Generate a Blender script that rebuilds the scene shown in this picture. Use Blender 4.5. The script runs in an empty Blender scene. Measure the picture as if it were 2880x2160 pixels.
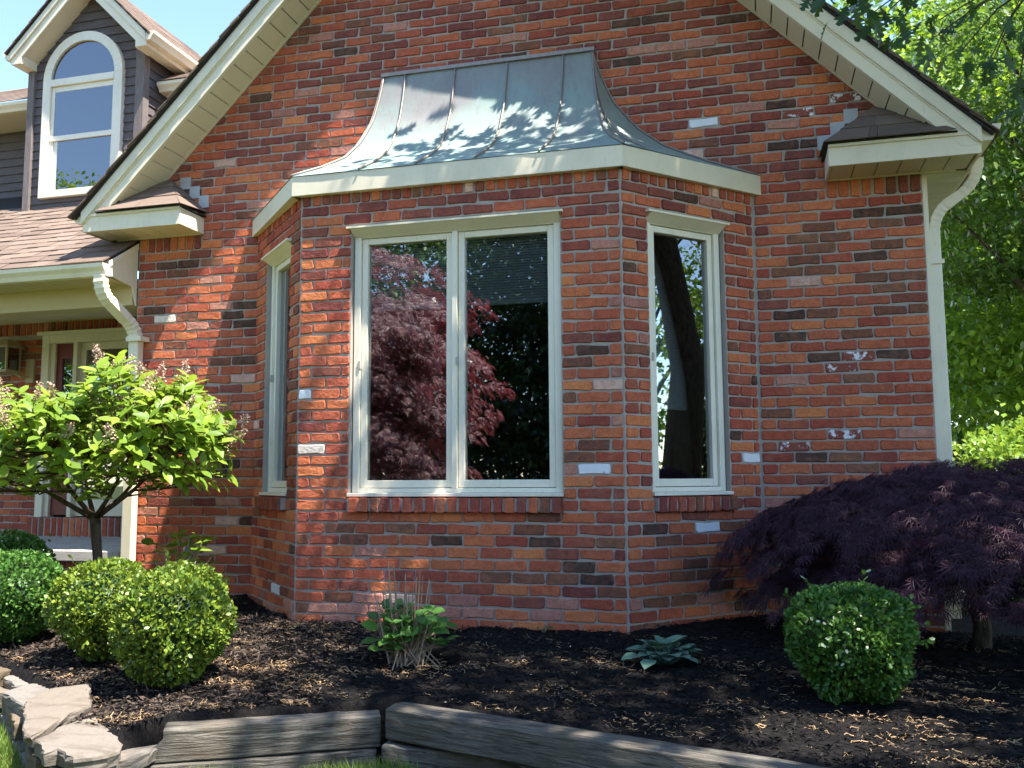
import bpy, math, random
import numpy as np
from mathutils import Matrix, Vector

# ------------------------------------------------------------------ camera, sky, sun, exposure
sc = bpy.context.scene
col = sc.collection
CAM = np.array([-0.0662, -6.4892, 0.9754])
FPX, YAW, PITCH, ROLL = 2538.5, 0.258, 0.104, 0.006
cam_d = bpy.data.cameras.new('camera')
cam = bpy.data.objects.new('camera', cam_d)
col.objects.link(cam)
cam_d.sensor_fit = 'HORIZONTAL'
cam_d.sensor_width = 36.0
cam_d.lens = FPX / 2880.0 * 36.0
cam_d.clip_start = 0.05
cam_d.clip_end = 500.0
_R = Matrix.Rotation(YAW, 3, 'Z') @ Matrix.Rotation(PITCH, 3, 'X') @ Matrix.Rotation(ROLL, 3, 'Y')
_B = Matrix(((1, 0, 0), (0, 0, -1), (0, 1, 0)))
cam.matrix_world = Matrix.Translation(CAM) @ (_R @ _B).to_4x4()
sc.camera = cam

SUN = Vector((3.06, -1.05, 6.76)).normalized()          # direction towards the sun
SUN_EL = math.asin(SUN.z)
SUN_AZ = math.atan2(SUN.x, SUN.y)
world = bpy.data.worlds.new('World')
sc.world = world
world.use_nodes = True
wn = world.node_tree
for n in list(wn.nodes):
    wn.nodes.remove(n)
w_out = wn.nodes.new('ShaderNodeOutputWorld')
w_bg = wn.nodes.new('ShaderNodeBackground')
w_sky = wn.nodes.new('ShaderNodeTexSky')
w_sky.sky_type = 'NISHITA'
w_sky.sun_disc = False
w_sky.sun_elevation = SUN_EL
w_sky.sun_rotation = SUN_AZ
w_sky.air_density = 1.0
w_sky.dust_density = 0.1
w_sky.ozone_density = 2.0
w_bg.inputs['Strength'].default_value = 0.105
wn.links.new(w_sky.outputs[0], w_bg.inputs[0])
wn.links.new(w_bg.outputs[0], w_out.inputs[0])

sun_d = bpy.data.lights.new('sun', 'SUN')
sun_d.energy = 3.7
sun_d.angle = math.radians(0.53)
sun_d.color = (1.0, 0.93, 0.83)
sun = bpy.data.objects.new('sun', sun_d)
col.objects.link(sun)
sun.rotation_euler = SUN.to_track_quat('Z', 'Y').to_euler()
sun.location = (8, -6, 20)

sc.view_settings.view_transform = 'Standard'
sc.view_settings.look = 'None'
sc.view_settings.gamma = 1.0
sc.view_settings.exposure = 2.15
sc.view_settings.use_curve_mapping = False
sc.cycles.max_bounces = 8
sc.cycles.transparent_max_bounces = 12
sc.cycles.diffuse_bounces = 4
sc.cycles.glossy_bounces = 4
sc.cycles.caustics_reflective = False
sc.cycles.caustics_refractive = False
try:
    sc.cycles.use_denoising = True
except Exception:
    pass

random.seed(7)
rng = np.random.default_rng(11)

def to_px(P):
    d = _R.inverted() @ (Vector(P) - Vector(CAM))
    if d.y < 0.05:
        return (-9999, -9999)
    return (1440 + FPX * d.x / d.y, 1080 - FPX * d.z / d.y)

_Rn = np.array(_R)
def to_px_np(P):
    d = (np.asarray(P) - CAM) @ _Rn
    y = np.where(d[:, 1] < 0.05, np.nan, d[:, 1])
    return np.stack([1440 + FPX * d[:, 0] / y, 1080 - FPX * d[:, 2] / y], 1)

# ------------------------------------------------------------------ materials
class NT:
    def __init__(s, name):
        s.m = bpy.data.materials.new(name)
        s.m.use_nodes = True
        s.t = s.m.node_tree
        for n in list(s.t.nodes):
            s.t.nodes.remove(n)
        s.out = s.new('ShaderNodeOutputMaterial')
    def new(s, k, **kw):
        n = s.t.nodes.new(k)
        for a, b in kw.items():
            setattr(n, a, b)
        return n
    def link(s, a, b):
        s.t.links.new(a, b)
    def setin(s, n, **kw):
        for k, v in kw.items():
            n.inputs[k.replace('_', ' ')].default_value = v
    def noise(s, scale, detail=4, rough=0.6, vec=None, dist=0.0):
        n = s.new('ShaderNodeTexNoise')
        n.inputs['Scale'].default_value = scale
        n.inputs['Detail'].default_value = detail
        n.inputs['Roughness'].default_value = rough
        n.inputs['Distortion'].default_value = dist
        if vec is not None:
            s.link(vec, n.inputs['Vector'])
        return n.outputs['Fac']
    def ramp(s, fac, stops):
        r = s.new('ShaderNodeValToRGB')
        els = r.color_ramp.elements
        while len(els) < len(stops):
            els.new(0.5)
        for e, (p, c) in zip(els, stops):
            e.position = p
            e.color = tuple(c) + (1,) if len(c) == 3 else c
        s.link(fac, r.inputs[0])
        return r.outputs[0]
    def mix(s, fac, a, b, mode='MIX'):
        m = s.new('ShaderNodeMix', data_type='RGBA', blend_type=mode)
        for sock, v in ((m.inputs[0], fac), (m.inputs[6], a), (m.inputs[7], b)):
            if hasattr(v, 'is_linked') or hasattr(v, 'links'):
                s.link(v, sock)
            elif isinstance(v, (int, float)):
                sock.default_value = v
            else:
                sock.default_value = tuple(v) + (1,) if len(v) == 3 else v
        return m.outputs[2]
    def math(s, op, a, b=0.0):
        m = s.new('ShaderNodeMath', operation=op)
        for sock, v in ((m.inputs[0], a), (m.inputs[1], b)):
            if isinstance(v, (int, float)):
                sock.default_value = v
            else:
                s.link(v, sock)
        return m.outputs[0]
    def mapr(s, v, a, b, c, d):
        m = s.new('ShaderNodeMapRange')
        s.link(v, m.inputs[0])
        for i, x in enumerate((a, b, c, d)):
            m.inputs[i + 1].default_value = x
        return m.outputs[0]
    def pos(s):
        return s.new('ShaderNodeNewGeometry').outputs['Position']
    def objc(s):
        return s.new('ShaderNodeTexCoord').outputs['Object']
    def island(s):
        return s.new('ShaderNodeNewGeometry').outputs['Random Per Island']
    def objrand(s):
        return s.new('ShaderNodeObjectInfo').outputs['Random']
    def scalev(s, vec, sx, sy, sz):
        m = s.new('ShaderNodeMapping')
        m.inputs['Scale'].default_value = (sx, sy, sz)
        s.link(vec, m.inputs['Vector'])
        return m.outputs[0]
    def bump(s, h, strength=0.3, dist=0.01):
        b = s.new('ShaderNodeBump')
        b.inputs['Strength'].default_value = strength
        b.inputs['Distance'].default_value = dist
        s.link(h, b.inputs['Height'])
        return b.outputs[0]
    def principled(s, color, rough=0.7, metal=0.0, normal=None, spec=0.5, **kw):
        p = s.new('ShaderNodeBsdfPrincipled')
        for k, v in (('Base Color', color), ('Roughness', rough), ('Metallic', metal), ('Specular IOR Level', spec)):
            if isinstance(v, (int, float)):
                p.inputs[k].default_value = v
            elif isinstance(v, tuple):
                p.inputs[k].default_value = v + (1,) if len(v) == 3 else v
            else:
                s.link(v, p.inputs[k])
        if normal is not None:
            s.link(normal, p.inputs['Normal'])
        s.link(p.outputs[0], s.out.inputs[0])
        return p

def mat_brick(name, c, c2, mottled=0.5, rough=0.85):
    n = NT(name)
    pos = n.pos()
    oi = n.objrand()
    isl = n.island()
    rnd = n.math('FRACT', n.math('ADD', n.math('MULTIPLY', oi, 7.31), isl))
    blotch = n.noise(19.0, 6, 0.72, pos, 0.4)
    fine = n.noise(130.0, 3, 0.7, pos)
    fac = n.mapr(blotch, 0.42, 0.62, 0.0, 1.0)
    base = n.mix(n.math('MULTIPLY', fac, mottled), c, c2)
    val = n.mapr(rnd, 0, 1, 0.72, 1.0)
    base = n.mix(1.0, base, n.ramp(val, [(0, (0.0, 0.0, 0.0)), (1, (1, 1, 1))]), 'MULTIPLY')
    sp = n.mapr(fine, 0.3, 0.7, 0.72, 1.18)
    hs = n.new('ShaderNodeHueSaturation')
    n.link(base, hs.inputs['Color'])
    n.link(n.math('MULTIPLY', sp, 1.42), hs.inputs['Value'])
    hs.inputs['Saturation'].default_value = 1.03
    n.link(n.mapr(rnd, 0, 1, 0.494, 0.505), hs.inputs['Hue'])
    # pale mortar smears and lime stains
    lime = n.mapr(n.noise(8.0, 7, 0.75, pos), 0.56, 0.76, 0.0, 0.45)
    dark = n.mapr(n.noise(5.0, 5, 0.7, pos), 0.6, 0.78, 0.0, 0.4)
    colr = n.mix(lime, hs.outputs[0], (0.46, 0.26, 0.17))
    haze = n.mapr(n.noise(1.1, 4, 0.6, pos), 0.4, 0.7, 0.0, 0.14)
    colr = n.mix(haze, colr, (0.40, 0.20, 0.13))
    colr = n.mix(dark, colr, (0.06, 0.035, 0.028))
    h = n.math('ADD', n.math('MULTIPLY', fine, 0.5), n.noise(40.0, 4, 0.6, pos))
    n.principled(colr, 0.95, 0.0, n.bump(h, 0.8, 0.010), 0.08)
    return n.m

BR = {
    'orangered': mat_brick('brick_orange_red', (0.50, 0.150, 0.080), (0.36, 0.100, 0.058), 0.8),
    'orange': mat_brick('brick_orange', (0.54, 0.180, 0.084), (0.45, 0.132, 0.068), 0.8),
    'red': mat_brick('brick_red', (0.41, 0.112, 0.068), (0.30, 0.078, 0.052), 0.8),
    'darkred': mat_brick('brick_dark_red', (0.27, 0.078, 0.056), (0.40, 0.115, 0.068), 0.8),
    'maroon': mat_brick('brick_maroon', (0.185, 0.062, 0.053), (0.31, 0.092, 0.064), 0.75),
    'dark': mat_brick('brick_brown', (0.155, 0.078, 0.056), (0.33, 0.115, 0.064), 0.8),
    'black': mat_brick('brick_black', (0.060, 0.043, 0.037), (0.19, 0.080, 0.052), 0.8),
    'pinkred': mat_brick('brick_pink_red', (0.46, 0.215, 0.165), (0.33, 0.13, 0.095), 0.7),
    'pink': mat_brick('brick_pale_pink', (0.66, 0.44, 0.36), (0.54, 0.28, 0.20), 0.7),
    'whitegrey': mat_brick('brick_pale_grey', (0.68, 0.61, 0.54), (0.56, 0.48, 0.41), 0.5),
}
def mat_whitebrick(name, lo, hi):
    n = NT(name)
    pos = n.pos()
    f = n.mapr(n.noise(13.0, 6, 0.72, pos), lo, hi, 0.0, 1.0)
    fine = n.noise(120.0, 3, 0.7, pos)
    colr = n.mix(f, (0.80, 0.81, 0.84), (0.27, 0.07, 0.045))
    n.principled(colr, 0.7, 0.0, n.bump(fine, 0.4, 0.004), 0.3)
    return n.m
BR['white'] = mat_whitebrick('brick_white_painted', 0.64, 0.68)
BR['patch'] = mat_whitebrick('brick_paint_patched', 0.43, 0.46)
TONES = list(BR)

def mat_mortar():
    n = NT('mortar')
    pos = n.pos()
    f = n.noise(6.0, 5, 0.6, pos)
    g = n.noise(90.0, 4, 0.7, pos)
    c = n.mix(f, (0.345, 0.305, 0.27), (0.49, 0.44, 0.39))
    n.principled(c, 0.95, 0.0, n.bump(g, 0.6, 0.006), 0.1)
    return n.m
M_MORTAR = mat_mortar()

def mat_paint(name, c, rough=0.45, dirt=0.25, dc=(0.30, 0.25, 0.15)):
    n = NT(name)
    pos = n.pos()
    f = n.mapr(n.noise(2.6, 6, 0.65, n.scalev(pos, 1, 1, 0.6)), 0.5, 0.8, 0.0, dirt)
    st = n.mapr(n.noise(14.0, 4, 0.7, n.scalev(pos, 3, 3, 0.5)), 0.58, 0.78, 0.0, dirt)
    c1 = n.mix(f, c, dc)
    c2 = n.mix(st, c1, dc)
    n.principled(c2, rough, 0.0, n.bump(n.noise(60.0, 3, 0.6, pos), 0.06, 0.004), 0.4)
    return n.m
M_CREAM = mat_paint('cream_aluminium', (0.82, 0.74, 0.565), 0.45, 0.30)
M_CREAM2 = mat_paint('cream_soffit', (0.74, 0.66, 0.49), 0.5, 0.18)
M_WIN = mat_paint('window_frame_paint', (0.84, 0.785, 0.64), 0.45, 0.28, (0.32, 0.28, 0.2))
M_GUT = mat_paint('gutter_paint', (0.82, 0.74, 0.565), 0.42, 0.32)
M_YEL = mat_paint('porch_beam_paint', (0.58, 0.48, 0.27), 0.5, 0.15)
M_FLASH = mat_paint('flashing_metal', (0.42, 0.43, 0.43), 0.35, 0.2, (0.2, 0.2, 0.2))
M_GROOVE = mat_paint('groove_shadow_gap', (0.16, 0.13, 0.09), 0.8, 0.0)
M_DARK = mat_paint('dark_felt', (0.02, 0.018, 0.017), 0.8, 0.0)
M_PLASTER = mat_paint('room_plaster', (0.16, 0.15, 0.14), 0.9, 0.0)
M_HARDWARE = mat_paint('window_latch', (0.45, 0.42, 0.36), 0.4, 0.3)
M_REDDOOR = mat_paint('red_door_paint', (0.17, 0.022, 0.018), 0.4, 0.1, (0.05, 0.01, 0.01))
M_BRASS = mat_paint('lantern_metal', (0.42, 0.33, 0.17), 0.4, 0.2)
M_BLIND = mat_paint('blind_fabric', (0.70, 0.72, 0.75), 0.8, 0.0)

def mat_concrete(name, a, b):
    n = NT(name)
    pos = n.pos()
    f = n.noise(5.0, 6, 0.65, pos)
    g = n.noise(70.0, 4, 0.7, pos)
    n.principled(n.mix(n.mapr(f, 0.35, 0.65, 0, 1), a, b), 0.9, 0.0, n.bump(g, 0.5, 0.006), 0.2)
    return n.m
M_CONC = mat_concrete('porch_concrete', (0.42, 0.38, 0.34), (0.55, 0.51, 0.46))

def mat_shingle(name, a, b, c):
    n = NT(name)
    pos = n.pos()
    rnd = n.math('FRACT', n.math('ADD', n.math('MULTIPLY', n.objrand(), 5.7), n.island()))
    f = n.noise(2.5, 4, 0.6, pos)
    g = n.noise(260.0, 2, 0.8, pos)
    base = n.ramp(rnd, [(0.0, a), (0.5, b), (1.0, c)])
    base = n.mix(n.mapr(f, 0.4, 0.7, 0, 0.35), base, a)
    base = n.mix(n.mapr(g, 0.35, 0.65, 0.0, 0.45), base, (0.05, 0.04, 0.035))
    n.principled(base, 0.95, 0.0, n.bump(g, 0.9, 0.006), 0.15)
    return n.m
M_SHING = mat_shingle('asphalt_shingle', (0.20, 0.145, 0.115), (0.26, 0.19, 0.15), (0.31, 0.235, 0.185))

def mat_copper():
    n = NT('weathered_copper')
    pos = n.pos()
    f = n.noise(2.2, 6, 0.6, pos, 0.4)
    st = n.noise(7.0, 5, 0.65, n.scalev(pos, 2.6, 2.6, 0.35))
    g = n.noise(90.0, 4, 0.7, pos)
    sep = n.new('ShaderNodeSeparateXYZ')
    n.link(pos, sep.inputs[0])
    zf = n.mapr(sep.outputs[2], 3.1, 4.0, 0.75, -0.05)
    gf = n.math('ADD', n.mapr(f, 0.40, 0.66, 0.0, 0.55), zf)
    gf = n.new('ShaderNodeClamp')
    n.link(n.math('ADD', n.mapr(f, 0.40, 0.66, -0.1, 0.5), zf), gf.inputs[0])
    c = n.mix(gf.outputs[0], (0.25, 0.245, 0.24), (0.265, 0.40, 0.36))
    c = n.mix(n.mapr(st, 0.52, 0.75, 0, 0.45), c, (0.19, 0.165, 0.165))
    c = n.mix(n.mapr(g, 0.5, 0.75, 0, 0.22), c, (0.42, 0.47, 0.45))
    r = n.mapr(st, 0.3, 0.7, 0.5, 0.68)
    n.principled(c, r, 0.15, n.bump(n.noise(3.0, 4, 0.6, pos), 0.12, 0.02), 0.3)
    return n.m
M_COPPER = mat_copper()
def mat_copper_dark():
    n = NT('copper_seam')
    pos = n.pos()
    f = n.noise(20.0, 5, 0.6, pos)
    n.principled(n.mix(f, (0.20, 0.15, 0.13), (0.40, 0.36, 0.33)), 0.5, 0.45)
    return n.m
M_SEAM = mat_copper_dark()

def mat_glass(name='window_glass', tint=(0.78, 0.82, 0.82), refl=0.19):
    n = NT(name)
    tr = n.new('ShaderNodeBsdfTransparent')
    tr.inputs[0].default_value = tint + (1,)
    gl = n.new('ShaderNodeBsdfGlossy')
    gl.inputs['Roughness'].default_value = 0.0
    gl.inputs['Color'].default_value = (0.95, 0.97, 1.0, 1)
    wv = n.bump(n.noise(1.3, 2, 0.5, n.pos()), 0.02, 0.02)
    n.link(wv, gl.inputs['Normal'])
    fr = n.new('ShaderNodeFresnel')
    fr.inputs['IOR'].default_value = 1.5
    fac = n.math('MINIMUM', n.math('ADD', n.math('MULTIPLY', fr.outputs[0], 1.6), refl - 0.064), 1.0)
    mx = n.new('ShaderNodeMixShader')
    n.link(fac, mx.inputs[0])
    n.link(tr.outputs[0], mx.inputs[1])
    n.link(gl.outputs[0], mx.inputs[2])
    n.link(mx.outputs[0], n.out.inputs[0])
    return n.m
M_GLASS = mat_glass()
M_GLASS2 = mat_glass('dormer_glass', (0.45, 0.5, 0.55), 0.20)

def mat_siding():
    n = NT('weathered_grey_siding')
    o = n.pos()
    g = n.noise(9.0, 6, 0.65, n.scalev(o, 0.9, 0.9, 14.0), 0.5)
    f = n.noise(2.2, 4, 0.6, o)
    c = n.mix(n.mapr(g, 0.35, 0.7, 0, 1), (0.092, 0.080, 0.082), (0.165, 0.142, 0.14))
    c = n.mix(n.mapr(f, 0.45, 0.75, 0, 0.4), c, (0.19, 0.155, 0.14))
    n.principled(c, 0.85, 0.0, n.bump(g, 0.3, 0.005), 0.2)
    return n.m
M_SIDING = mat_siding()
def mat_cornerboard():
    n = NT('weathered_corner_board')
    o = n.pos()
    g = n.noise(9.0, 6, 0.7, n.scalev(o, 12, 12, 0.9), 0.6)
    c = n.mix(n.mapr(g, 0.35, 0.7, 0, 1), (0.13, 0.11, 0.105), (0.27, 0.23, 0.21))
    n.principled(c, 0.9, 0.0, n.bump(g, 0.4, 0.006), 0.2)
    return n.m
M_CORNER = mat_cornerboard()

def mat_timber():
    n = NT('weathered_timber')
    o = n.objc()
    rnd = n.objrand()
    add = n.new('ShaderNodeVectorMath', operation='ADD')
    n.link(o, add.inputs[0])
    cmb = n.new('ShaderNodeCombineXYZ')
    n.link(n.math('MULTIPLY', rnd, 13.0), cmb.inputs[0])
    n.link(n.math('MULTIPLY', rnd, 5.0), cmb.inputs[1])
    n.link(cmb.outputs[0], add.inputs[1])
    v = add.outputs[0]
    g = n.noise(6.0, 7, 0.68, n.scalev(v, 0.55, 9.0, 9.0), 1.3)
    f = n.noise(30.0, 5, 0.7, n.scalev(v, 0.4, 4.0, 4.0), 0.5)
    m = n.noise(2.4, 5, 0.6, v)
    c = n.mix(n.mapr(g, 0.36, 0.66, 0, 1), (0.06, 0.053, 0.045), (0.255, 0.235, 0.20))
    c = n.mix(n.mapr(m, 0.5, 0.72, 0, 0.6), c, (0.15, 0.115, 0.075))
    c = n.mix(n.mapr(f, 0.60, 0.72, 0, 0.55), c, (0.36, 0.35, 0.34))
    c = n.mix(n.mapr(f, 0.28, 0.40, 0.75, 0), c, (0.02, 0.018, 0.016))
    h = n.math('ADD', g, n.math('MULTIPLY', f, 0.7))
    n.principled(c, 0.9, 0.0, n.bump(h, 0.9, 0.015), 0.1)
    return n.m
M_TIMBER = mat_timber()

def mat_stone():
    n = NT('flagstone')
    o = n.pos()
    rnd = n.objrand()
    base = n.ramp(rnd, [(0.0, (0.13, 0.098, 0.064)), (0.35, (0.165, 0.127, 0.086)), (0.65, (0.215, 0.20, 0.185)), (1.0, (0.145, 0.118, 0.086))])
    st = n.noise(4.0, 6, 0.65, n.scalev(o, 1.0, 2.5, 6.0), 0.6)
    sp = n.noise(55.0, 4, 0.7, o)
    c = n.mix(n.mapr(st, 0.52, 0.72, 0, 0.6), base, (0.075, 0.055, 0.038))
    c = n.mix(n.mapr(sp, 0.55, 0.75, 0, 0.5), c, (0.05, 0.042, 0.035))
    n.principled(c, 0.9, 0.0, n.bump(n.math('ADD', st, n.math('MULTIPLY', sp, 0.3)), 0.5, 0.015), 0.2)
    return n.m
M_STONE = mat_stone()

def mat_mulch():
    n = NT('black_dyed_mulch')
    o = n.pos()
    g = n.noise(45.0, 6, 0.7, n.scalev(o, 1, 1.6, 1), 0.8)
    f = n.noise(3.0, 5, 0.65, o)
    c = n.mix(n.mapr(g, 0.4, 0.7, 0, 1), (0.006, 0.0058, 0.0062), (0.022, 0.020, 0.020))
    c = n.mix(n.mapr(f, 0.52, 0.72, 0, 0.4), c, (0.05, 0.036, 0.028))
    n.principled(c, 0.95, 0.0, n.bump(g, 0.9, 0.02), 0.12)
    return n.m
M_MULCH = mat_mulch()
def mat_simple(name, c, rough=0.9, var=0.35, spec=0.2):
    n = NT(name)
    r = n.math('FRACT', n.math('ADD', n.math('MULTIPLY', n.objrand(), 3.7), n.island()))
    hs = n.new('ShaderNodeHueSaturation')
    hs.inputs['Color'].default_value = c + (1,)
    n.link(n.mapr(r, 0, 1, 1 - var, 1 + var), hs.inputs['Value'])
    n.principled(hs.outputs[0], rough, 0.0, None, spec)
    return n.m
M_CHIP = mat_simple('mulch_chip', (0.014, 0.0125, 0.0125), 0.9, 0.75)
M_CATKIN = mat_simple('dry_catkin', (0.36, 0.235, 0.125), 0.9, 0.45)
M_SOIL = mat_concrete('lawn_soil', (0.05, 0.06, 0.02), (0.08, 0.10, 0.03))
M_CANE = mat_simple('dry_cane', (0.36, 0.27, 0.19), 0.8, 0.3)

def mat_bark(name, a, b):
    n = NT(name)
    o = n.pos()
    g = n.noise(14.0, 6, 0.7, n.scalev(o, 2.2, 2.2, 0.6), 0.5)
    n.principled(n.mix(n.mapr(g, 0.35, 0.65, 0, 1), a, b), 0.95, 0.0, n.bump(g, 0.8, 0.02), 0.1)
    return n.m
M_BARK = mat_bark('grey_brown_bark', (0.035, 0.028, 0.022), (0.13, 0.105, 0.08))
M_BARK2 = mat_bark('young_bark', (0.06, 0.04, 0.026), (0.15, 0.11, 0.075))

def mat_leaf(name, a, b, c, trans=0.38, gloss=0.05, tcol=None, rough=0.45):
    n = NT(name)
    r = n.math('FRACT', n.math('ADD', n.math('MULTIPLY', n.objrand(), 9.1), n.island()))
    base = n.ramp(r, [(0.0, a), (0.55, b), (1.0, c)])
    d = n.new('ShaderNodeBsdfDiffuse')
    t = n.new('ShaderNodeBsdfTranslucent')
    g = n.new('ShaderNodeBsdfGlossy')
    g.inputs['Roughness'].default_value = rough
    g.inputs['Color'].default_value = (0.9, 0.95, 1.0, 1)
    n.link(base, d.inputs[0])
    if tcol is None:
        hs = n.new('ShaderNodeHueSaturation')
        n.link(base, hs.inputs['Color'])
        hs.inputs['Hue'].default_value = 0.478
        hs.inputs['Value'].default_value = 1.5
        n.link(hs.outputs[0], t.inputs[0])
    else:
        t.inputs[0].default_value = tcol + (1,)
    m1 = n.new('ShaderNodeMixShader')
    m1.inputs[0].default_value = trans
    n.link(d.outputs[0], m1.inputs[1])
    n.link(t.outputs[0], m1.inputs[2])
    m2 = n.new('ShaderNodeMixShader')
    fr = n.new('ShaderNodeFresnel')
    fr.inputs['IOR'].default_value = 1.4
    n.link(n.math('ADD', n.math('MULTIPLY', fr.outputs[0], 0.22), n.math('MULTIPLY', gloss * 0.35, 1.0)), m2.inputs[0])
    n.link(m1.outputs[0], m2.inputs[1])
    n.link(g.outputs[0], m2.inputs[2])
    n.link(m2.outputs[0], n.out.inputs[0])
    return n.m
L_HYD = mat_leaf('hydrangea_leaf', (0.13, 0.225, 0.018), (0.20, 0.32, 0.026), (0.29, 0.42, 0.045), 0.45, 0.03)
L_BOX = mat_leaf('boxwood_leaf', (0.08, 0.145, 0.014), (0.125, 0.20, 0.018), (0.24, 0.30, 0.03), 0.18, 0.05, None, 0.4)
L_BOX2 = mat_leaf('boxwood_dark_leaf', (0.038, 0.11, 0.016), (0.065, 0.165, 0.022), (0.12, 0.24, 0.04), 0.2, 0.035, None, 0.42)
L_MAPLE = mat_leaf('lace_maple_leaf', (0.034, 0.014, 0.025), (0.055, 0.020, 0.036), (0.10, 0.036, 0.056), 0.16, 0.03, (0.12, 0.02, 0.05))
L_RMAPLE = mat_leaf('red_maple_leaf', (0.15, 0.035, 0.045), (0.22, 0.055, 0.065), (0.40, 0.17, 0.15), 0.35, 0.15, (0.45, 0.08, 0.10))
L_OAK = mat_leaf('oak_leaf', (0.025, 0.06, 0.012), (0.04, 0.09, 0.016), (0.06, 0.13, 0.022), 0.3, 0.06)
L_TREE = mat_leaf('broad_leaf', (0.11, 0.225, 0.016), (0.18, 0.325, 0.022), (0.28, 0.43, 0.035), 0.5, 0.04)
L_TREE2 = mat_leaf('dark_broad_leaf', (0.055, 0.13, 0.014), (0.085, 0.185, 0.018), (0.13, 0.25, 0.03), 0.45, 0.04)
L_BRIGHT = mat_leaf('bright_shrub_leaf', (0.14, 0.26, 0.02), (0.2, 0.34, 0.03), (0.26, 0.40, 0.05), 0.4, 0.04)
L_HOSTA = mat_leaf('hosta_leaf', (0.075, 0.16, 0.12), (0.10, 0.20, 0.15), (0.14, 0.25, 0.17), 0.15, 0.05, (0.15, 0.3, 0.1), 0.5)
L_SHRUB = mat_leaf('shrub_leaf', (0.05, 0.14, 0.025), (0.075, 0.19, 0.03), (0.12, 0.27, 0.04), 0.35, 0.05)
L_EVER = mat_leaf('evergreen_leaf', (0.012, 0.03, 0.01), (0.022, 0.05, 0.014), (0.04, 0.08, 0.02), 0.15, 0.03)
L_GRASS = mat_leaf('grass_blade', (0.10, 0.19, 0.025), (0.15, 0.25, 0.04), (0.26, 0.30, 0.08), 0.35, 0.03)
M_LITTER = mat_simple('brown_litter', (0.085, 0.062, 0.047), 0.95, 0.6)
L_FLOWER = mat_simple('dried_floret', (0.46, 0.325, 0.25), 0.95, 0.4)
L_WHITE = mat_simple('pale_leaf_back', (0.6, 0.6, 0.42), 0.7, 0.2)

# ------------------------------------------------------------------ builders
class MB:
    def __init__(s):
        s.v = []
        s.f = []
    def add(s, vs, fs):
        o = len(s.v)
        s.v.extend([tuple(p) for p in vs])
        s.f.extend([tuple(i + o for i in f) for f in fs])
    def box(s, x0, x1, y0, y1, z0, z1):
        s.add([(x0, y0, z0), (x1, y0, z0), (x1, y1, z0), (x0, y1, z0), (x0, y0, z1), (x1, y0, z1), (x1, y1, z1), (x0, y1, z1)],
              [(0, 3, 2, 1), (4, 5, 6, 7), (0, 1, 5, 4), (1, 2, 6, 5), (2, 3, 7, 6), (3, 0, 4, 7)])
    def obox(s, o, u, v, w):
        """parallelepiped from corner o with edges u, v, w"""
        o, u, v, w = (np.array(q, float) for q in (o, u, v, w))
        P = [o, o + u, o + u + v, o + v, o + w, o + u + w, o + u + v + w, o + v + w]
        F = [(0, 3, 2, 1), (4, 5, 6, 7), (0, 1, 5, 4), (1, 2, 6, 5), (2, 3, 7, 6), (3, 0, 4, 7)]
        if np.dot(np.cross(u, v), w) < 0:
            F = [f[::-1] for f in F]
        s.add(P, F)
    def prism(s, poly, d):
        """extrude the 3-D polygon by vector d"""
        n = len(poly)
        P = [np.array(p, float) for p in poly]
        Q = [p + np.array(d, float) for p in P]
        s.add(P + Q, [tuple(range(n - 1, -1, -1)), tuple(range(n, 2 * n))] + [(i, (i + 1) % n, n + (i + 1) % n, n + i) for i in range(n)])
    def tube(s, pts, rad, sides=7, cap=True, rect=None, crimp=None):
        pts = [np.array(p, float) for p in pts]
        n = len(pts)
        rad = [rad] * n if isinstance(rad, (int, float)) else rad
        up = None
        rings = []
        for i in range(n):
            t = pts[min(i + 1, n - 1)] - pts[max(i - 1, 0)]
            t = t / (np.linalg.norm(t) + 1e-9)
            if up is None:
                a = np.array([0, 0, 1.0]) if abs(t[2]) < 0.9 else np.array([1.0, 0, 0])
                up = np.cross(t, a)
            up = up - t * np.dot(up, t)
            up = up / (np.linalg.norm(up) + 1e-9)
            b = np.cross(t, up)
            if rect:
                hx, hy = rect[0] * (crimp[i] if crimp else 1), rect[1] * (crimp[i] if crimp else 1)
                ring = [pts[i] + up * hx * a_ + b * hy * b_ for a_, b_ in ((-1, -1), (1, -1), (1, 1), (-1, 1))]
            else:
                ring = [pts[i] + (up * math.cos(2 * math.pi * k / sides) + b * math.sin(2 * math.pi * k / sides)) * rad[i] for k in range(sides)]
            rings.append(ring)
        m = len(rings[0])
        F = []
        for i in range(n - 1):
            for k in range(m):
                F.append((i * m + k, i * m + (k + 1) % m, (i + 1) * m + (k + 1) % m, (i + 1) * m + k))
        if cap:
            F.append(tuple(range(m - 1, -1, -1)))
            F.append(tuple((n - 1) * m + k for k in range(m)))
        s.add([p for r in rings for p in r], F)
    def mesh(s, name):
        me = bpy.data.meshes.new(name)
        me.from_pydata(s.v, [], s.f)
        me.update()
        return me

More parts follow.
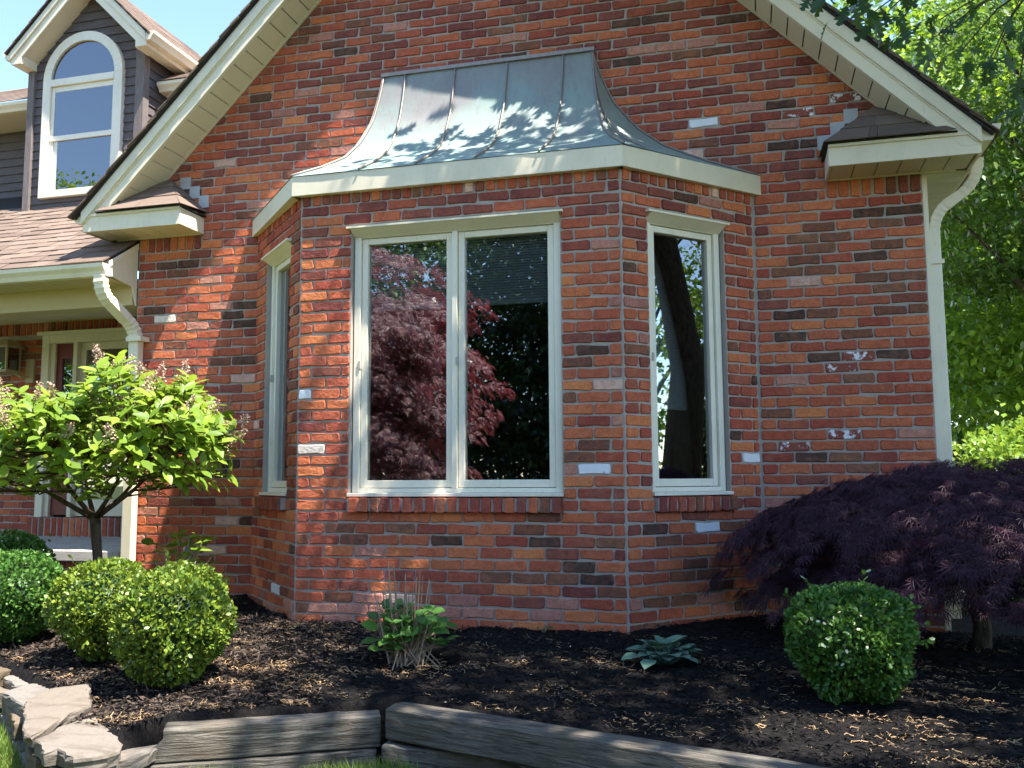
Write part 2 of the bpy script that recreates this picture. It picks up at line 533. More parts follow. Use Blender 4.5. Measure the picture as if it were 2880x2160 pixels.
def link(name, me, m=None, parent=None, kind=None, smooth=False, bevel=0.0, label=None):
    o = bpy.data.objects.new(name, me)
    col.objects.link(o)
    if m is not None and me is not None and len(me.materials) == 0:
        me.materials.append(m)
    if parent is not None:
        o.parent = parent
        r = parent
        while r.parent is not None:
            r = r.parent
        if parent is r:
            o.matrix_parent_inverse = Matrix.Translation(-r.location)
    if kind:
        o['kind'] = kind
    if label:
        o['label'] = label
    if smooth:
        for p in me.polygons:
            p.use_smooth = True
    if bevel:
        b = o.modifiers.new('bevel', 'BEVEL')
        b.width = bevel
        b.segments = 2
        b.limit_method = 'ANGLE'
    return o
def obj(name, mb, m, parent=None, **kw):
    return link(name, mb.mesh(name), m, parent, **kw)
def thing(name, label, cat, loc=(0, 0, 0), group=None):
    o = bpy.data.objects.new(name, None)
    o.empty_display_size = 0.2
    col.objects.link(o)
    o.location = loc
    o['label'] = label
    o['category'] = cat
    if group:
        o['group'] = group
    return o

def np_mesh(name, V, T, mats=None, mi=None):
    """triangle mesh from numpy arrays"""
    me = bpy.data.meshes.new(name)
    V = np.asarray(V, np.float32)
    T = np.asarray(T, np.int32)
    me.vertices.add(len(V))
    me.vertices.foreach_set('co', V.ravel())
    me.loops.add(T.size)
    me.loops.foreach_set('vertex_index', T.ravel())
    me.polygons.add(len(T))
    me.polygons.foreach_set('loop_start', np.arange(len(T), dtype=np.int32) * T.shape[1])
    for m in mats or []:
        me.materials.append(m)
    if mi is not None:
        me.polygons.foreach_set('material_index', np.asarray(mi, np.int32))
    me.update(calc_edges=True)
    return me

def unit(a):
    return a / (np.linalg.norm(a, axis=-1, keepdims=True) + 1e-9)

def cloud(P, A, N, S, tv, tf, wid=None):
    """copies of a leaf template: axis A, face normal N, size S at points P -> (V, T)"""
    P, A, N = np.asarray(P, float), unit(np.asarray(A, float)), np.asarray(N, float)
    N = unit(N - A * np.sum(N * A, 1, keepdims=True))
    B = np.cross(N, A)
    S = np.asarray(S, float)[:, None, None]
    tv = np.asarray(tv, float)
    W = np.ones(len(P)) if wid is None else wid
    V = P[:, None, :] + S * (tv[None, :, 0:1] * A[:, None, :] + tv[None, :, 1:2] * W[:, None, None] * B[:, None, :] + tv[None, :, 2:3] * N[:, None, :])
    T = np.asarray(tf)[None] + (np.arange(len(P)) * len(tv))[:, None, None]
    return V.reshape(-1, 3), T.reshape(-1, np.asarray(tf).shape[1])

def leaf_ellipse(w=0.26, fold=0.06, droop=0.1):
    xs = [0.0, 0.28, 0.6, 0.85, 1.0]
    ws = [0.0, w * 0.85, w, w * 0.5, 0.0]
    v = []
    for x, y in zip(xs, ws):
        zc = -droop * x * x
        if y == 0:
            v.append((x, 0, zc))
        else:
            v += [(x, -y, zc + fold), (x, 0, zc), (x, y, zc + fold)]
    f = [(0, 1, 2), (0, 2, 3)]
    for a in (1, 4):
        f += [(a, a + 3, a + 4), (a, a + 4, a + 1), (a + 1, a + 4, a + 5), (a + 1, a + 5, a + 2)]
    f += [(7, 10, 8), (8, 10, 9)]
    return v, f
def leaf_rhomb(w=0.33, fold=0.05):
    return [(0, 0, 0), (0.5, -w, fold), (1, 0, -0.08), (0.5, w, fold)], [(0, 1, 2), (0, 2, 3)]
def leaf_round():
    v = [(0, 0, 0), (0.3, -0.27, 0.03), (0.72, -0.29, 0.03), (1, 0, 0), (0.72, 0.29, 0.03), (0.3, 0.27, 0.03)]
    return v, [(0, 1, 2), (0, 2, 3), (0, 3, 4), (0, 4, 5)]
def leaf_oak():
    half = [(0.0, 0.012), (0.13, 0.035), (0.24, 0.24), (0.31, 0.07), (0.44, 0.36), (0.52, 0.10), (0.70, 0.33), (0.76, 0.09), (0.88, 0.17), (1.0, 0.0)]
    v, f = [], []
    for x, y in half:
        zc = -0.12 * x * x
        v += [(x, 0, zc), (x + (0.06 if y > 0.15 else 0), y, zc + y * 0.12), (x + (0.06 if y > 0.15 else 0), -y, zc + y * 0.12)]
    for i in range(len(half) - 1):
        a, b = 3 * i, 3 * i + 3
        f += [(a, b, b + 1), (a, b + 1, a + 1), (a, b + 2, b), (a, a + 2, b + 2)]
    return v, f
def leaf_lace(lw=0.045):
    v, f = [], []
    for ang, L in ((-78, 0.55), (-50, 0.78), (-24, 0.95), (0, 1.0), (24, 0.95), (50, 0.78), (78, 0.55)):
        a = math.radians(ang)
        c, s_ = math.cos(a), math.sin(a)
        o = len(v)
        for x, y in ((0.02, 0.0), (0.45, -lw), (1.0, 0.0), (0.45, lw)):
            x *= L
            v.append((x * c - y * s_, x * s_ + y * c, -0.28 * x * x))
        f += [(o, o + 1, o + 2), (o, o + 2, o + 3)]
    return v, f

def rand_dirs(n):
    return unit(rng.normal(size=(n, 3)))

# ------------------------------------------------------------------ the house
XC = -1.972                     # centre line of the gable and the bay
CO = 0.0762                     # height of one brick course
D = 0.829                       # how far the bay stands out
PITCH_B = 0.2189
house = thing('brick_house', 'red brick house with front gable, copper roofed bay window and grey sided dormer', 'house', (0, 0, 0))

class Surf:
    def __init__(s, o, u, n):
        s.o, s.u, s.n = np.array(o, float), np.array(u, float), np.array(n, float)
    def p(s, u, w, z):
        return s.o + s.u * u + s.n * w + np.array([0, 0, z])
    def box(s, mb, u0, u1, w0, w1, z0, z1):
        mb.obox(s.p(u0, w0, z0), s.u * (u1 - u0), s.n * (w1 - w0), (0, 0, z1 - z0))
q = math.sqrt(0.5)
SM = Surf((0, 0, 0), (1, 0, 0), (0, -1, 0))
SF = Surf((0, -D, 0), (1, 0, 0), (0, -1, 0))
SR = Surf((-0.8275, -D, 0), (q, q, 0), (q, -q, 0))
SL = Surf((-3.9316, 0, 0), (q, -q, 0), (-q, -q, 0))
SP = Surf((0, 1.6, 0), (1, 0, 0), (0, -1, 0))
SB = Surf((0, 0.03, 0), (1, 0, 0), (0, -1, 0))
FACE_L = 1.1668
SURF = {'M': SM, 'F': SF, 'R': SR, 'L': SL, 'P': SP, 'B': SB}

OV = [('M',0.77,2.494,'black'),('M',0.22,1.929,'black'),('M',0.45,1.771,'black'),('M',0.9,1.772,'black'),('M',0.79,2.792,'black'),('M',1.02,2.799,'black'),('M',0.2,2.086,'black'),('M',0.35,1.098,'black'),('M',-0.69,4.401,'black'),('M',0.91,2.572,'maroon'),('M',1.03,2.179,'maroon'),('M',0.83,2.577,'maroon'),('M',0.31,2.385,'maroon'),('M',0.1,2.698,'maroon'),('M',0.29,2.618,'maroon'),('M',0.09,2.884,'maroon'),('M',0.24,3.174,'maroon'),('M',-0.2,3.303,'maroon'),('M',-0.78,4.415,'black'),('M',-0.97,4.113,'black'),('M',-1.86,4.24,'black'),('M',-3.19,4.446,'black'),('M',-2.81,4.455,'maroon'),('M',-2.28,4.538,'maroon'),('M',-2.17,4.485,'maroon'),('M',-1.04,4.042,'maroon'),('M',-2.69,4.687,'maroon'),('M',-1.97,4.603,'maroon'),('M',-2.48,4.69,'maroon'),('M',-2.29,4.701,'maroon'),('M',-1.82,4.702,'maroon'),('M',-1.03,4.573,'maroon'),('M',-1.05,4.515,'maroon'),('M',-1.34,4.334,'maroon'),('M',-1.97,4.33,'maroon'),('M',-2.27,4.243,'maroon'),('M',-2.05,4.226,'maroon'),('M',-2.69,4.219,'maroon'),('M',-0.61,4.245,'maroon'),('M',-0.55,4.262,'maroon'),('M',0.0,3.905,'maroon'),('M',-0.13,3.758,'maroon'),('M',0.12,3.833,'maroon'),('M',0.21,3.753,'maroon'),('M',0.01,3.453,'maroon'),('M',-0.11,3.385,'maroon'),('M',-0.22,3.31,'maroon'),('M',0.34,3.248,'maroon'),('M',0.14,3.6,'maroon'),('M',0.33,3.098,'maroon'),('M',0.33,2.925,'maroon'),('M',0.01,3.163,'maroon'),('M',-0.23,4.349,'maroon'),('M',0.06,4.108,'maroon'),('M',-0.1,4.277,'black'),('M',0.22,3.613,'black'),('M',0.22,3.317,'black'),('M',-0.33,3.536,'white'),('M',0.29,3.543,'patch'),('M',0.58,3.634,'patch'),('M',-0.4,3.317,'pink'),('M',0.01,3.311,'orange'),('M',0.22,2.873,'orange'),('M',0.44,2.876,'orange'),('M',0.23,2.71,'orange'),('M',0.34,3.793,'orange'),('M',0.11,3.707,'orange'),('M',0.34,2.334,'pink'),('M',0.72,1.773,'patch'),('M',-4.79,2.315,'whitegrey'),('M',-4.12,0.657,'pink'),('M',0.23,1.484,'orange'),('M',0.68,1.479,'orange'),('M',0.55,2.006,'orange'),('M',0.33,2.01,'orange'),('M',0.45,1.183,'orange'),('M',0.56,1.251,'orange'),('M',0.22,2.868,'orange'),('M',0.44,2.872,'orange'),('M',0.05,2.487,'orange'),('M',0.55,2.014,'orange'),('M',1.08,2.56,'orange'),('M',0.67,2.094,'orange'),('M',0.45,2.563,'dark'),('M',0.91,2.565,'dark'),('M',0.34,2.637,'dark'),('M',0.56,2.642,'dark'),('M',0.46,2.715,'dark'),('M',0.9,2.71,'dark'),('M',0.45,2.41,'dark'),('M',0.22,2.403,'dark'),('M',0.9,2.096,'dark'),('M',1.07,2.094,'dark'),('M',0.23,1.18,'patch'),('M',0.63,1.25,'patch'),('M',0.57,1.7,'patch'),('F',-1.03,1.033,'white'),('F',-3.05,1.578,'white'),('F',-0.94,1.565,'pink'),('F',-1.04,1.791,'black'),('F',-1.27,0.581,'black'),('F',-1.03,0.424,'black'),('F',-2.1,0.574,'black'),('F',-2.66,0.65,'dark'),('F',-2.32,0.653,'dark'),('F',-1.35,0.661,'dark'),('F',-2.65,0.574,'dark'),('F',-1.71,0.335,'dark'),('F',-2.05,4.294,'maroon'),('F',-3.03,0.1,'dark'),('F',-2.87,0.181,'dark'),('F',-2.66,0.635,'dark'),('F',-2.44,0.637,'dark'),('F',-2.87,0.494,'orange'),('F',-2.33,0.416,'orange'),('F',-2.52,0.266,'orange'),('F',-2.77,0.103,'pinkred'),('F',-2.55,0.107,'pinkred'),('F',-2.65,0.187,'pinkred'),('F',-2.47,0.192,'pinkred'),('F',-1.93,2.825,'maroon'),('F',-0.94,2.782,'maroon'),('F',-2.58,2.848,'maroon'),('F',-1.48,2.871,'maroon'),('F',-0.89,2.87,'maroon'),('F',-1.82,2.752,'maroon'),('F',-2.67,2.767,'maroon'),('F',-1.32,2.867,'maroon'),('F',-1.15,2.165,'orange'),('F',-1.15,2.256,'orange'),('F',-0.97,1.263,'orange'),('F',-1.19,1.346,'orange'),('F',-1.14,2.327,'orange'),('F',-1.19,2.096,'orange'),('F',-1.04,1.186,'dark'),('F',-1.16,1.712,'dark'),('F',-1.13,1.109,'dark'),('F',-1.68,0.269,'orange'),('F',-2.11,0.427,'orange'),('F',-1.79,0.502,'orange'),('F',-1.57,0.272,'orange'),('F',-3.0,2.695,'maroon'),('F',-2.91,2.622,'maroon'),('F',-3.0,2.556,'maroon'),('F',-3.0,2.396,'maroon'),('F',-2.58,2.855,'maroon'),('F',-2.68,2.775,'maroon'),('F',-2.9,2.165,'maroon'),('F',-2.91,2.467,'orange'),('F',-3.06,2.471,'orange'),('F',-3.06,2.621,'orange'),('F',-2.79,2.69,'orange'),('F',-2.9,2.77,'orange'),('F',-3.05,2.333,'orange'),('F',-3.0,2.247,'orange'),('F',-3.0,2.095,'orange'),('F',-2.99,1.645,'orange'),('F',-2.78,1.499,'orange'),('F',-3.01,1.503,'orange'),('F',-2.99,1.033,'orange'),('F',-2.9,1.111,'orange'),('F',-3.0,0.875,'orange'),('F',-2.99,1.355,'maroon'),('F',-3.04,1.426,'maroon'),('F',-2.75,1.266,'maroon'),('R',1.14,1.105,'white'),('R',0.56,0.654,'white'),('R',0.45,2.865,'black'),('R',0.1,2.329,'black'),('R',0.68,0.269,'black'),('R',0.89,0.102,'black'),('R',0.33,0.652,'black'),('R',0.99,1.255,'black'),('R',0.06,2.876,'maroon'),('R',0.23,2.877,'maroon'),('R',0.99,2.782,'maroon'),('R',0.06,2.552,'maroon'),('R',0.16,2.556,'maroon'),('R',0.45,2.966,'maroon'),('R',0.11,2.806,'orange'),('R',1.09,2.863,'orange'),('R',0.1,2.481,'orange'),('R',0.11,1.259,'orange'),('R',0.16,1.338,'orange'),('R',0.36,0.498,'orange'),('R',0.66,0.424,'orange'),('R',0.08,0.269,'orange'),('R',0.35,0.188,'orange'),('R',0.07,0.582,'orange'),('R',0.98,0.199,'orange'),('R',0.35,0.343,'dark'),('R',0.56,0.345,'dark'),('R',0.53,0.186,'dark'),('R',0.13,0.19,'dark'),('R',0.46,0.424,'dark'),('R',0.14,0.039,'dark'),('R',0.23,0.575,'dark'),('L',0.7,0.195,'white'),('L',1.06,0.488,'black'),('L',0.28,0.502,'orange'),('L',0.79,0.498,'orange'),('L',0.78,0.399,'orange'),('L',0.89,0.198,'dark'),('L',0.23,0.032,'dark'),('M',-4.89,2.38,'black'),('M',-4.03,2.382,'black'),('M',-4.12,2.316,'black'),('M',-4.04,2.248,'black'),('M',-3.91,1.937,'black'),('M',-4.15,1.112,'black'),('M',-4.25,1.032,'black'),('M',-4.55,0.956,'black'),('M',-3.96,0.653,'black'),('M',-4.51,3.365,'black'),('M',-4.79,2.753,'black'),('M',-4.51,2.754,'black'),('M',-4.45,3.443,'dark'),('M',-4.08,3.143,'dark'),('M',-4.67,2.679,'dark'),('M',-3.95,0.962,'orange'),('M',-4.05,1.037,'orange'),('M',-4.13,0.957,'orange'),('M',-4.35,0.964,'orange'),('M',-4.04,0.577,'orange'),('M',-4.88,2.832,'orange'),('M',-4.66,2.837,'orange')]

def brick_mesh(name, L, H, chips):
    c = 0.0075
    K = 10
    pts = []
    for sx, sz in ((-1, -1), (1, -1), (1, 1), (-1, 1)):
        a = (sx * (L / 2 - c * random.uniform(0.6, 2.0)), sz * H / 2)
        b = (sx * L / 2, sz * (H / 2 - c * random.uniform(0.6, 1.7)))
        pts += [b, a]
    pts += [(random.uniform(-0.25, 0.25) * L, -H / 2 + random.uniform(0, 0.003)), (random.uniform(-0.25, 0.25) * L, H / 2 - random.uniform(0, 0.002))]
    pts = sorted(pts, key=lambda p: math.atan2(p[1] / H, p[0] / L))
    J = [(x + random.uniform(-1, 1) * 0.0038, z + random.uniform(-1, 1) * 0.0030) for x, z in pts]
    for _ in range(chips):
        k = random.randrange(K)
        J[k] = (J[k][0] * random.uniform(0.9, 0.96), J[k][1] * random.uniform(0.72, 0.9))
    v = [(x, 0.005, z) for x, z in J]
    v += [(x - math.copysign(min(0.0045, abs(x) * 0.5), x), -0.003 + random.uniform(-0.0022, 0.0015), z - math.copysign(0.0042, z)) for x, z in J]
    v += [(x, 0.095, z) for x, z in J]
    f = [tuple(range(K, 2 * K))]
    for k in range(K):
        n = (k + 1) % K
        f.append((k, n, K + n, K + k))
        f.append((2 * K + k, 2 * K + n, n, k))
    me = bpy.data.meshes.new(name)
    me.from_pydata(v, [], f)
    me.materials.append(BR['orangered'])
    me.update()
    return me
BH, BL, HL = 0.0655, 0.2075, 0.0985
V_FULL = [brick_mesh('brick_full', BL, BH, (0, 1, 0, 1, 2, 0, 2, 1)[i % 8]) for i in range(12)]
V_HALF = [brick_mesh('brick_half', HL, BH, (0, 0, 1)[i % 3]) for i in range(8)]

bricks = []                     # surface key, matrix, mesh, tone, u, z, length, height
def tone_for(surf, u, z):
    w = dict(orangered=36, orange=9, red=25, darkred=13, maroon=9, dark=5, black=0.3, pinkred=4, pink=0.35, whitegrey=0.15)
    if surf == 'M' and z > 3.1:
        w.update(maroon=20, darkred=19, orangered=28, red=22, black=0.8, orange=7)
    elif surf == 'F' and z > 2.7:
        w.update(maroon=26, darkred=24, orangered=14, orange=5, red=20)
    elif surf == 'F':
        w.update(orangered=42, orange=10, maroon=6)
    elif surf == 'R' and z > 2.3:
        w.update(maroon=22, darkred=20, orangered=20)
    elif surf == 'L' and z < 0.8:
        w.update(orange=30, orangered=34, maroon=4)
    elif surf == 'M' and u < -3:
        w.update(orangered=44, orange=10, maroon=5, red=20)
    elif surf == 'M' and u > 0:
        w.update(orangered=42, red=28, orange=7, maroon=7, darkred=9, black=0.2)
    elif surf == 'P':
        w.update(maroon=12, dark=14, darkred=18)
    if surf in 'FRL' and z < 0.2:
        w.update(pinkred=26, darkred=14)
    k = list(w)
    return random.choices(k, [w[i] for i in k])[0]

def add_brick(sk, u, z, L, H=BH, out=0.0, upright=False, tone=None, depth=1.0):
    s = SURF[sk]
    half = L < 0.15
    ref = HL if half else BL
    me = random.choice(V_HALF if half else V_FULL)
    ax = random.uniform(-0.005, 0.005)
    if upright:                                      # a brick on end: its long side runs up
        me = random.choice(V_FULL)
        X, Z = np.array([0, 0, 1.0]), -s.u
        sx, sz = H / BL, L / BH
    else:
        X, Z = s.u, np.array([0, 0, 1.0])
        sx, sz = L / ref, H / BH
    flip = random.choice((1, -1))
    X, Z = X * flip, Z * flip
    c, si = math.cos(ax), math.sin(ax)
    X2, Z2 = X * c + Z * si, Z * c - X * si
    P = s.p(u, out + random.uniform(-0.0015, 0.0025), z + random.uniform(-0.0012, 0.0012))
    Y = -s.n
    M = Matrix(((X2[0] * sx, Y[0] * depth, Z2[0] * sz, P[0]), (X2[1] * sx, Y[1] * depth, Z2[1] * sz, P[1]), (X2[2] * sx, Y[2] * depth, Z2[2] * sz, P[2]), (0, 0, 0, 1)))
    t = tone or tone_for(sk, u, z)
    hw, hh = L / 2, H / 2
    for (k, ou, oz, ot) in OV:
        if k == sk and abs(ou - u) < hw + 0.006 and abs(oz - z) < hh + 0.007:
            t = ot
    bricks.append([sk, M, me, t, u, z, L, H])

def course(sk, k, segs, phase, pitch=PITCH_B):
    """row of stretchers between joints k and k+1 on the spans in segs"""
    z = (39 - k) * CO - CO / 2
    for a, b in segs:
        if b - a < 0.03:
            continue
        n0 = math.floor((a - phase) / pitch)
        x = phase + n0 * pitch
        cuts = [a]
        while x < b - 0.001:
            if x > a + 0.035 and x < b - 0.035:
                cuts.append(x + random.uniform(-0.004, 0.004))
            x += pitch
        cuts.append(b)
        for c0, c1 in zip(cuts, cuts[1:]):
            g0 = 0.0055 if c0 != a else 0.003
            g1 = 0.0055 if c1 != b else 0.003
            add_brick(sk, (c0 + g0 + c1 - g1) / 2, z, c1 - c0 - g0 - g1)

# copper roof profile: distance out (0..1) against the way down (0..1)
CU_T = np.array([0, .183, .384, .584, .735, .859, 1.0])
CU_G = np.array([0, .052, .129, .27, .442, .676, 1.0])
def cu_g(t):
    return float(np.interp(t, CU_T, CU_G))
CU_TOP, CU_BOT = 4.184, 3.106
def cu_wall_half(z):
    t = (CU_TOP - z) / (CU_TOP - CU_BOT)
    if t < 0 or t > 1:
        return 0.0 if t < 0 else 1.95
    return 0.838 + (2.02 - 0.838) * cu_g(t)

# ---- gable wall courses
for k in range(-46, 44):
    z = (39 - k) * CO - CO / 2
    half = PITCH_B / 2 if k % 2 else 0.0
    phase = 0.111 if k % 2 else 0.222
    h = min(3.088, 6.40 - z)
    if h < 0.1:
        continue
    lo, hi = XC - h, XC + h
    if z > 2.90 and z < 3.13:                        # soldier course at the eave returns
        lo, hi = max(lo, -4.462), min(hi, 0.492)
    if z > 4.19:
        segs = [(lo, hi)]
    elif z > 2.99:
        w = cu_wall_half(z) - 0.05
        segs = [(lo, XC - w), (XC + w, hi)]
    else:
        segs = [(lo, -3.905), (0.008, hi)]
    for i, (a, b) in enumerate(segs):
        if b < XC:
            course('M', k, [(a, b)], -3.939 if k % 2 else -3.939 - 0.107, 0.2138)
        else:
            course('M', k, [(a, b)], phase)
for x0, n in ((-5.055, 8), (0.497, 8)):
    w = (1.115 - 0.497) / n if x0 > 0 else (-4.462 + 5.055) / n
    for i in range(n):
        add_brick('M', x0 + (i + 0.5) * w, 3.003, w - 0.013, 0.2, 0.0, True, random.choice(('orange', 'dark', 'orange', 'maroon', 'darkred', 'orange', 'red')))

# ---- bay courses
OPF = (-2.715, -1.225)
OPR = (0.215, 0.89)
OPL = (FACE_L - 0.89, FACE_L - 0.215)
OZ0, OZ1 = 0.853, 2.735
for k in range(1, 43):
    z = (39 - k) * CO - CO / 2
    for sk, L, op, ph in (('F', None, OPF, -3.091), ('R', FACE_L, OPR, 0.0), ('L', FACE_L, OPL, FACE_L)):
        a, b = (-3.105 + 0.009, -0.8275 - 0.009) if sk == 'F' else (0.009, FACE_L - 0.009)
        odd = k % 2
        if sk == 'F':
            phase = -3.105 + (0.0 if odd else 0.1095)
        elif sk == 'R':
            phase = (0.1095 if not odd else 0.0) + 0.009
        else:
            phase = FACE_L - 0.009 - (0.0 if odd else 0.1095)
        if sk == 'F' and k > 27:
            phase = -3.1005 + (0.105 if odd else 0.0)
        segs = [(a, b)]
        if OZ0 < z < OZ1:
            segs = [(a, op[0]), (op[1], b)]
        elif 0.757 < z <= OZ0:
            segs = [(a, op[0] + 0.01), (op[1] - 0.01, b)]
        course(sk, k, segs, phase)
for sk, a, b in (('F', -3.096, -0.8365), ('R', 0.009, FACE_L - 0.01), ('L', 0.01, FACE_L - 0.009)):
    n = round((b - a) / 0.0765)
    w = (b - a) / n
    for i in range(n):
        add_brick(sk, a + (i + 0.5) * w, 2.955, w - 0.013, 0.11, 0.0, True)
for sk, op in (('F', (-2.695, -1.222)), ('R', (0.225, 0.90)), ('L', (FACE_L - 0.90, FACE_L - 0.225))):
    n = round((op[1] - op[0]) / 0.0765)
    w = (op[1] - op[0]) / n
    for i in range(n):
        add_brick(sk, op[0] + (i + 0.5) * w, 0.803, w - 0.014, 0.096, 0.045, True,
                  random.choice(('dark', 'darkred', 'maroon', 'darkred', 'red', 'orangered' if sk == 'F' else 'dark')), 1.4)

# ---- porch walls
for k in range(6, 34):
    z = (39 - k) * CO - CO / 2
    if z > 2.56:
        continue
    segs = [(-9.4, -7.44)] if 0.60 < z < 2.545 else [(-9.4, -5.1)]
    if z < 0.6:
        segs = [(-9.4, -7.44)]
    course('P', k, segs, 0.0 if k % 2 else 0.109)
for i in range(int(4.3 / 0.078)):
    add_brick('P', -9.38 + i * 0.078, 2.625, 0.064, 0.125, 0.0, True)
for i in range(int(2.32 / 0.078)):
    add_brick('P', -7.42 + i * 0.078, 0.50, 0.064, 0.19, 0.13, True, random.choice(('darkred', 'red', 'dark', 'orangered')), 1.6)
for k in range(35, 42):
    course('B', k, [(-9.4, -5.12)], 0.0 if k % 2 else 0.109)

# ---- mortar backing of the walls
mb = MB()
mb.box(-0.02, 1.118, 0.007, 0.13, -0.45, 2.97)
mb.box(-5.068, -3.90, 0.007, 0.13, -0.45, 2.97)
poly = [(-5.068, 0.007, 2.9705), (1.118, 0.007, 2.9705), (1.118, 0.007, 3.31), (XC, 0.007, 6.40), (-5.068, 0.007, 3.31)]
mb.prism(poly, (0, 0.123, 0))
gable_wall = obj('gable_wall', mb, M_MORTAR, house)
mb = MB()
def face_with_opening(s, a, b, op):
    w1 = -0.007
    s.box(mb, a, op[0] + 0.004, -0.09, w1, -0.3, 2.99)
    s.box(mb, op[1] - 0.004, b, -0.09, w1, -0.3, 2.99)
    s.box(mb, op[0] + 0.0045, op[1] - 0.0045, -0.0895, w1 - 0.0003, -0.3, OZ0 - 0.006)
    s.box(mb, op[0] + 0.0045, op[1] - 0.0045, -0.0895, w1 - 0.0003, OZ1 + 0.002, 2.99)
    s.box(mb, op[0] + 0.012, op[1] - 0.012, -0.05, 0.036, 0.762, 0.845)
face_with_opening(SF, -3.103, -0.8295, OPF)
face_with_opening(SR, 0.001, FACE_L, OPR)
face_with_opening(SL, 0.0, FACE_L - 0.001, OPL)
bay_wall = obj('bay_wall', mb, M_MORTAR, house)
mb = MB()
mb.box(-9.5, -7.42, 1.607, 1.75, 0.2, 2.75)
mb.box(-7.42, -5.07, 1.607, 1.75, 2.55, 2.75)
mb.box(-7.42, -5.07, 1.47, 1.75, 0.35, 0.595)
porch_wall = obj('porch_wall', mb, M_MORTAR, house)
mb = MB()
mb.box(-9.5, -5.10, 0.037, 0.2, -0.4, 0.30)
mb.box(-5.068, -5.0, 0.131, 1.7, -0.4, 3.2)           # side of the projecting gable block
mb.box(1.0, 1.118, 0.131, 6.0, -0.45, 3.25)
porch_base = obj('porch_base', mb, M_MORTAR, house)
WALL_OF = {'M': gable_wall, 'F': bay_wall, 'R': bay_wall, 'L': bay_wall, 'P': porch_wall, 'B': porch_base}

# ---- which bricks are separate objects: the 300 that show largest
def brick_px(b):
    s = SURF[b[0]]
    C4 = [s.p(b[4] + a * b[6] / 2, 0, b[5] + c * b[7] / 2) for a, c in ((-1, -1), (1, -1), (1, 1), (-1, 1))]
    P = [to_px(c) for c in C4]
    cx = sum(p[0] for p in P) / 4
    cy = sum(p[1] for p in P) / 4
    if not (0 < cx < 2880 and 0 < cy < 2160) or b[0] in 'PB':
        return 0
    if b[0] == 'M' and cx > 2000 and cy > 1300 and cy > 1300 + (2500 - cx) * 0.42:
        return 0
    if b[0] == 'R' and cx > 2040 and cy > 1480:
        return 0
    if cx < 640 and cy > 1050:
        return 0
    if b[0] == 'M' and cx < 400:
        return 0
    return 0.5 * abs(sum(P[i][0] * P[(i + 1) % 4][1] - P[(i + 1) % 4][0] * P[i][1] for i in range(4)))
area = [brick_px(b) for b in bricks]
order = sorted(range(len(bricks)), key=lambda i: -area[i])
single = set(order[:300])
SV, SFc, SMI = [], [], []
nv = 0
for i, b in enumerate(bricks):
    if i in single:
        o = bpy.data.objects.new('brick', b[2])
        col.objects.link(o)
        o.parent = WALL_OF[b[0]]
        o.matrix_basis = b[1]
        o.material_slots[0].link = 'OBJECT'
        o.material_slots[0].material = BR[b[3]]
    else:
        M = np.array(b[1])
        co = np.array([v.co[:] for v in b[2].vertices])
        SV.append(co @ M[:3, :3].T + M[:3, 3])
        for p in b[2].polygons:
            SFc.append([v + nv for v in p.vertices])
            SMI.append(TONES.index(b[3]))
        nv += len(co)
me = bpy.data.meshes.new('brickwork')
me.from_pydata(np.concatenate(SV).tolist(), [], SFc)
for t in TONES:
    me.materials.append(BR[t])
me.polygons.foreach_set('material_index', SMI)
me.update()
link('brickwork', me, None, house, kind='stuff')

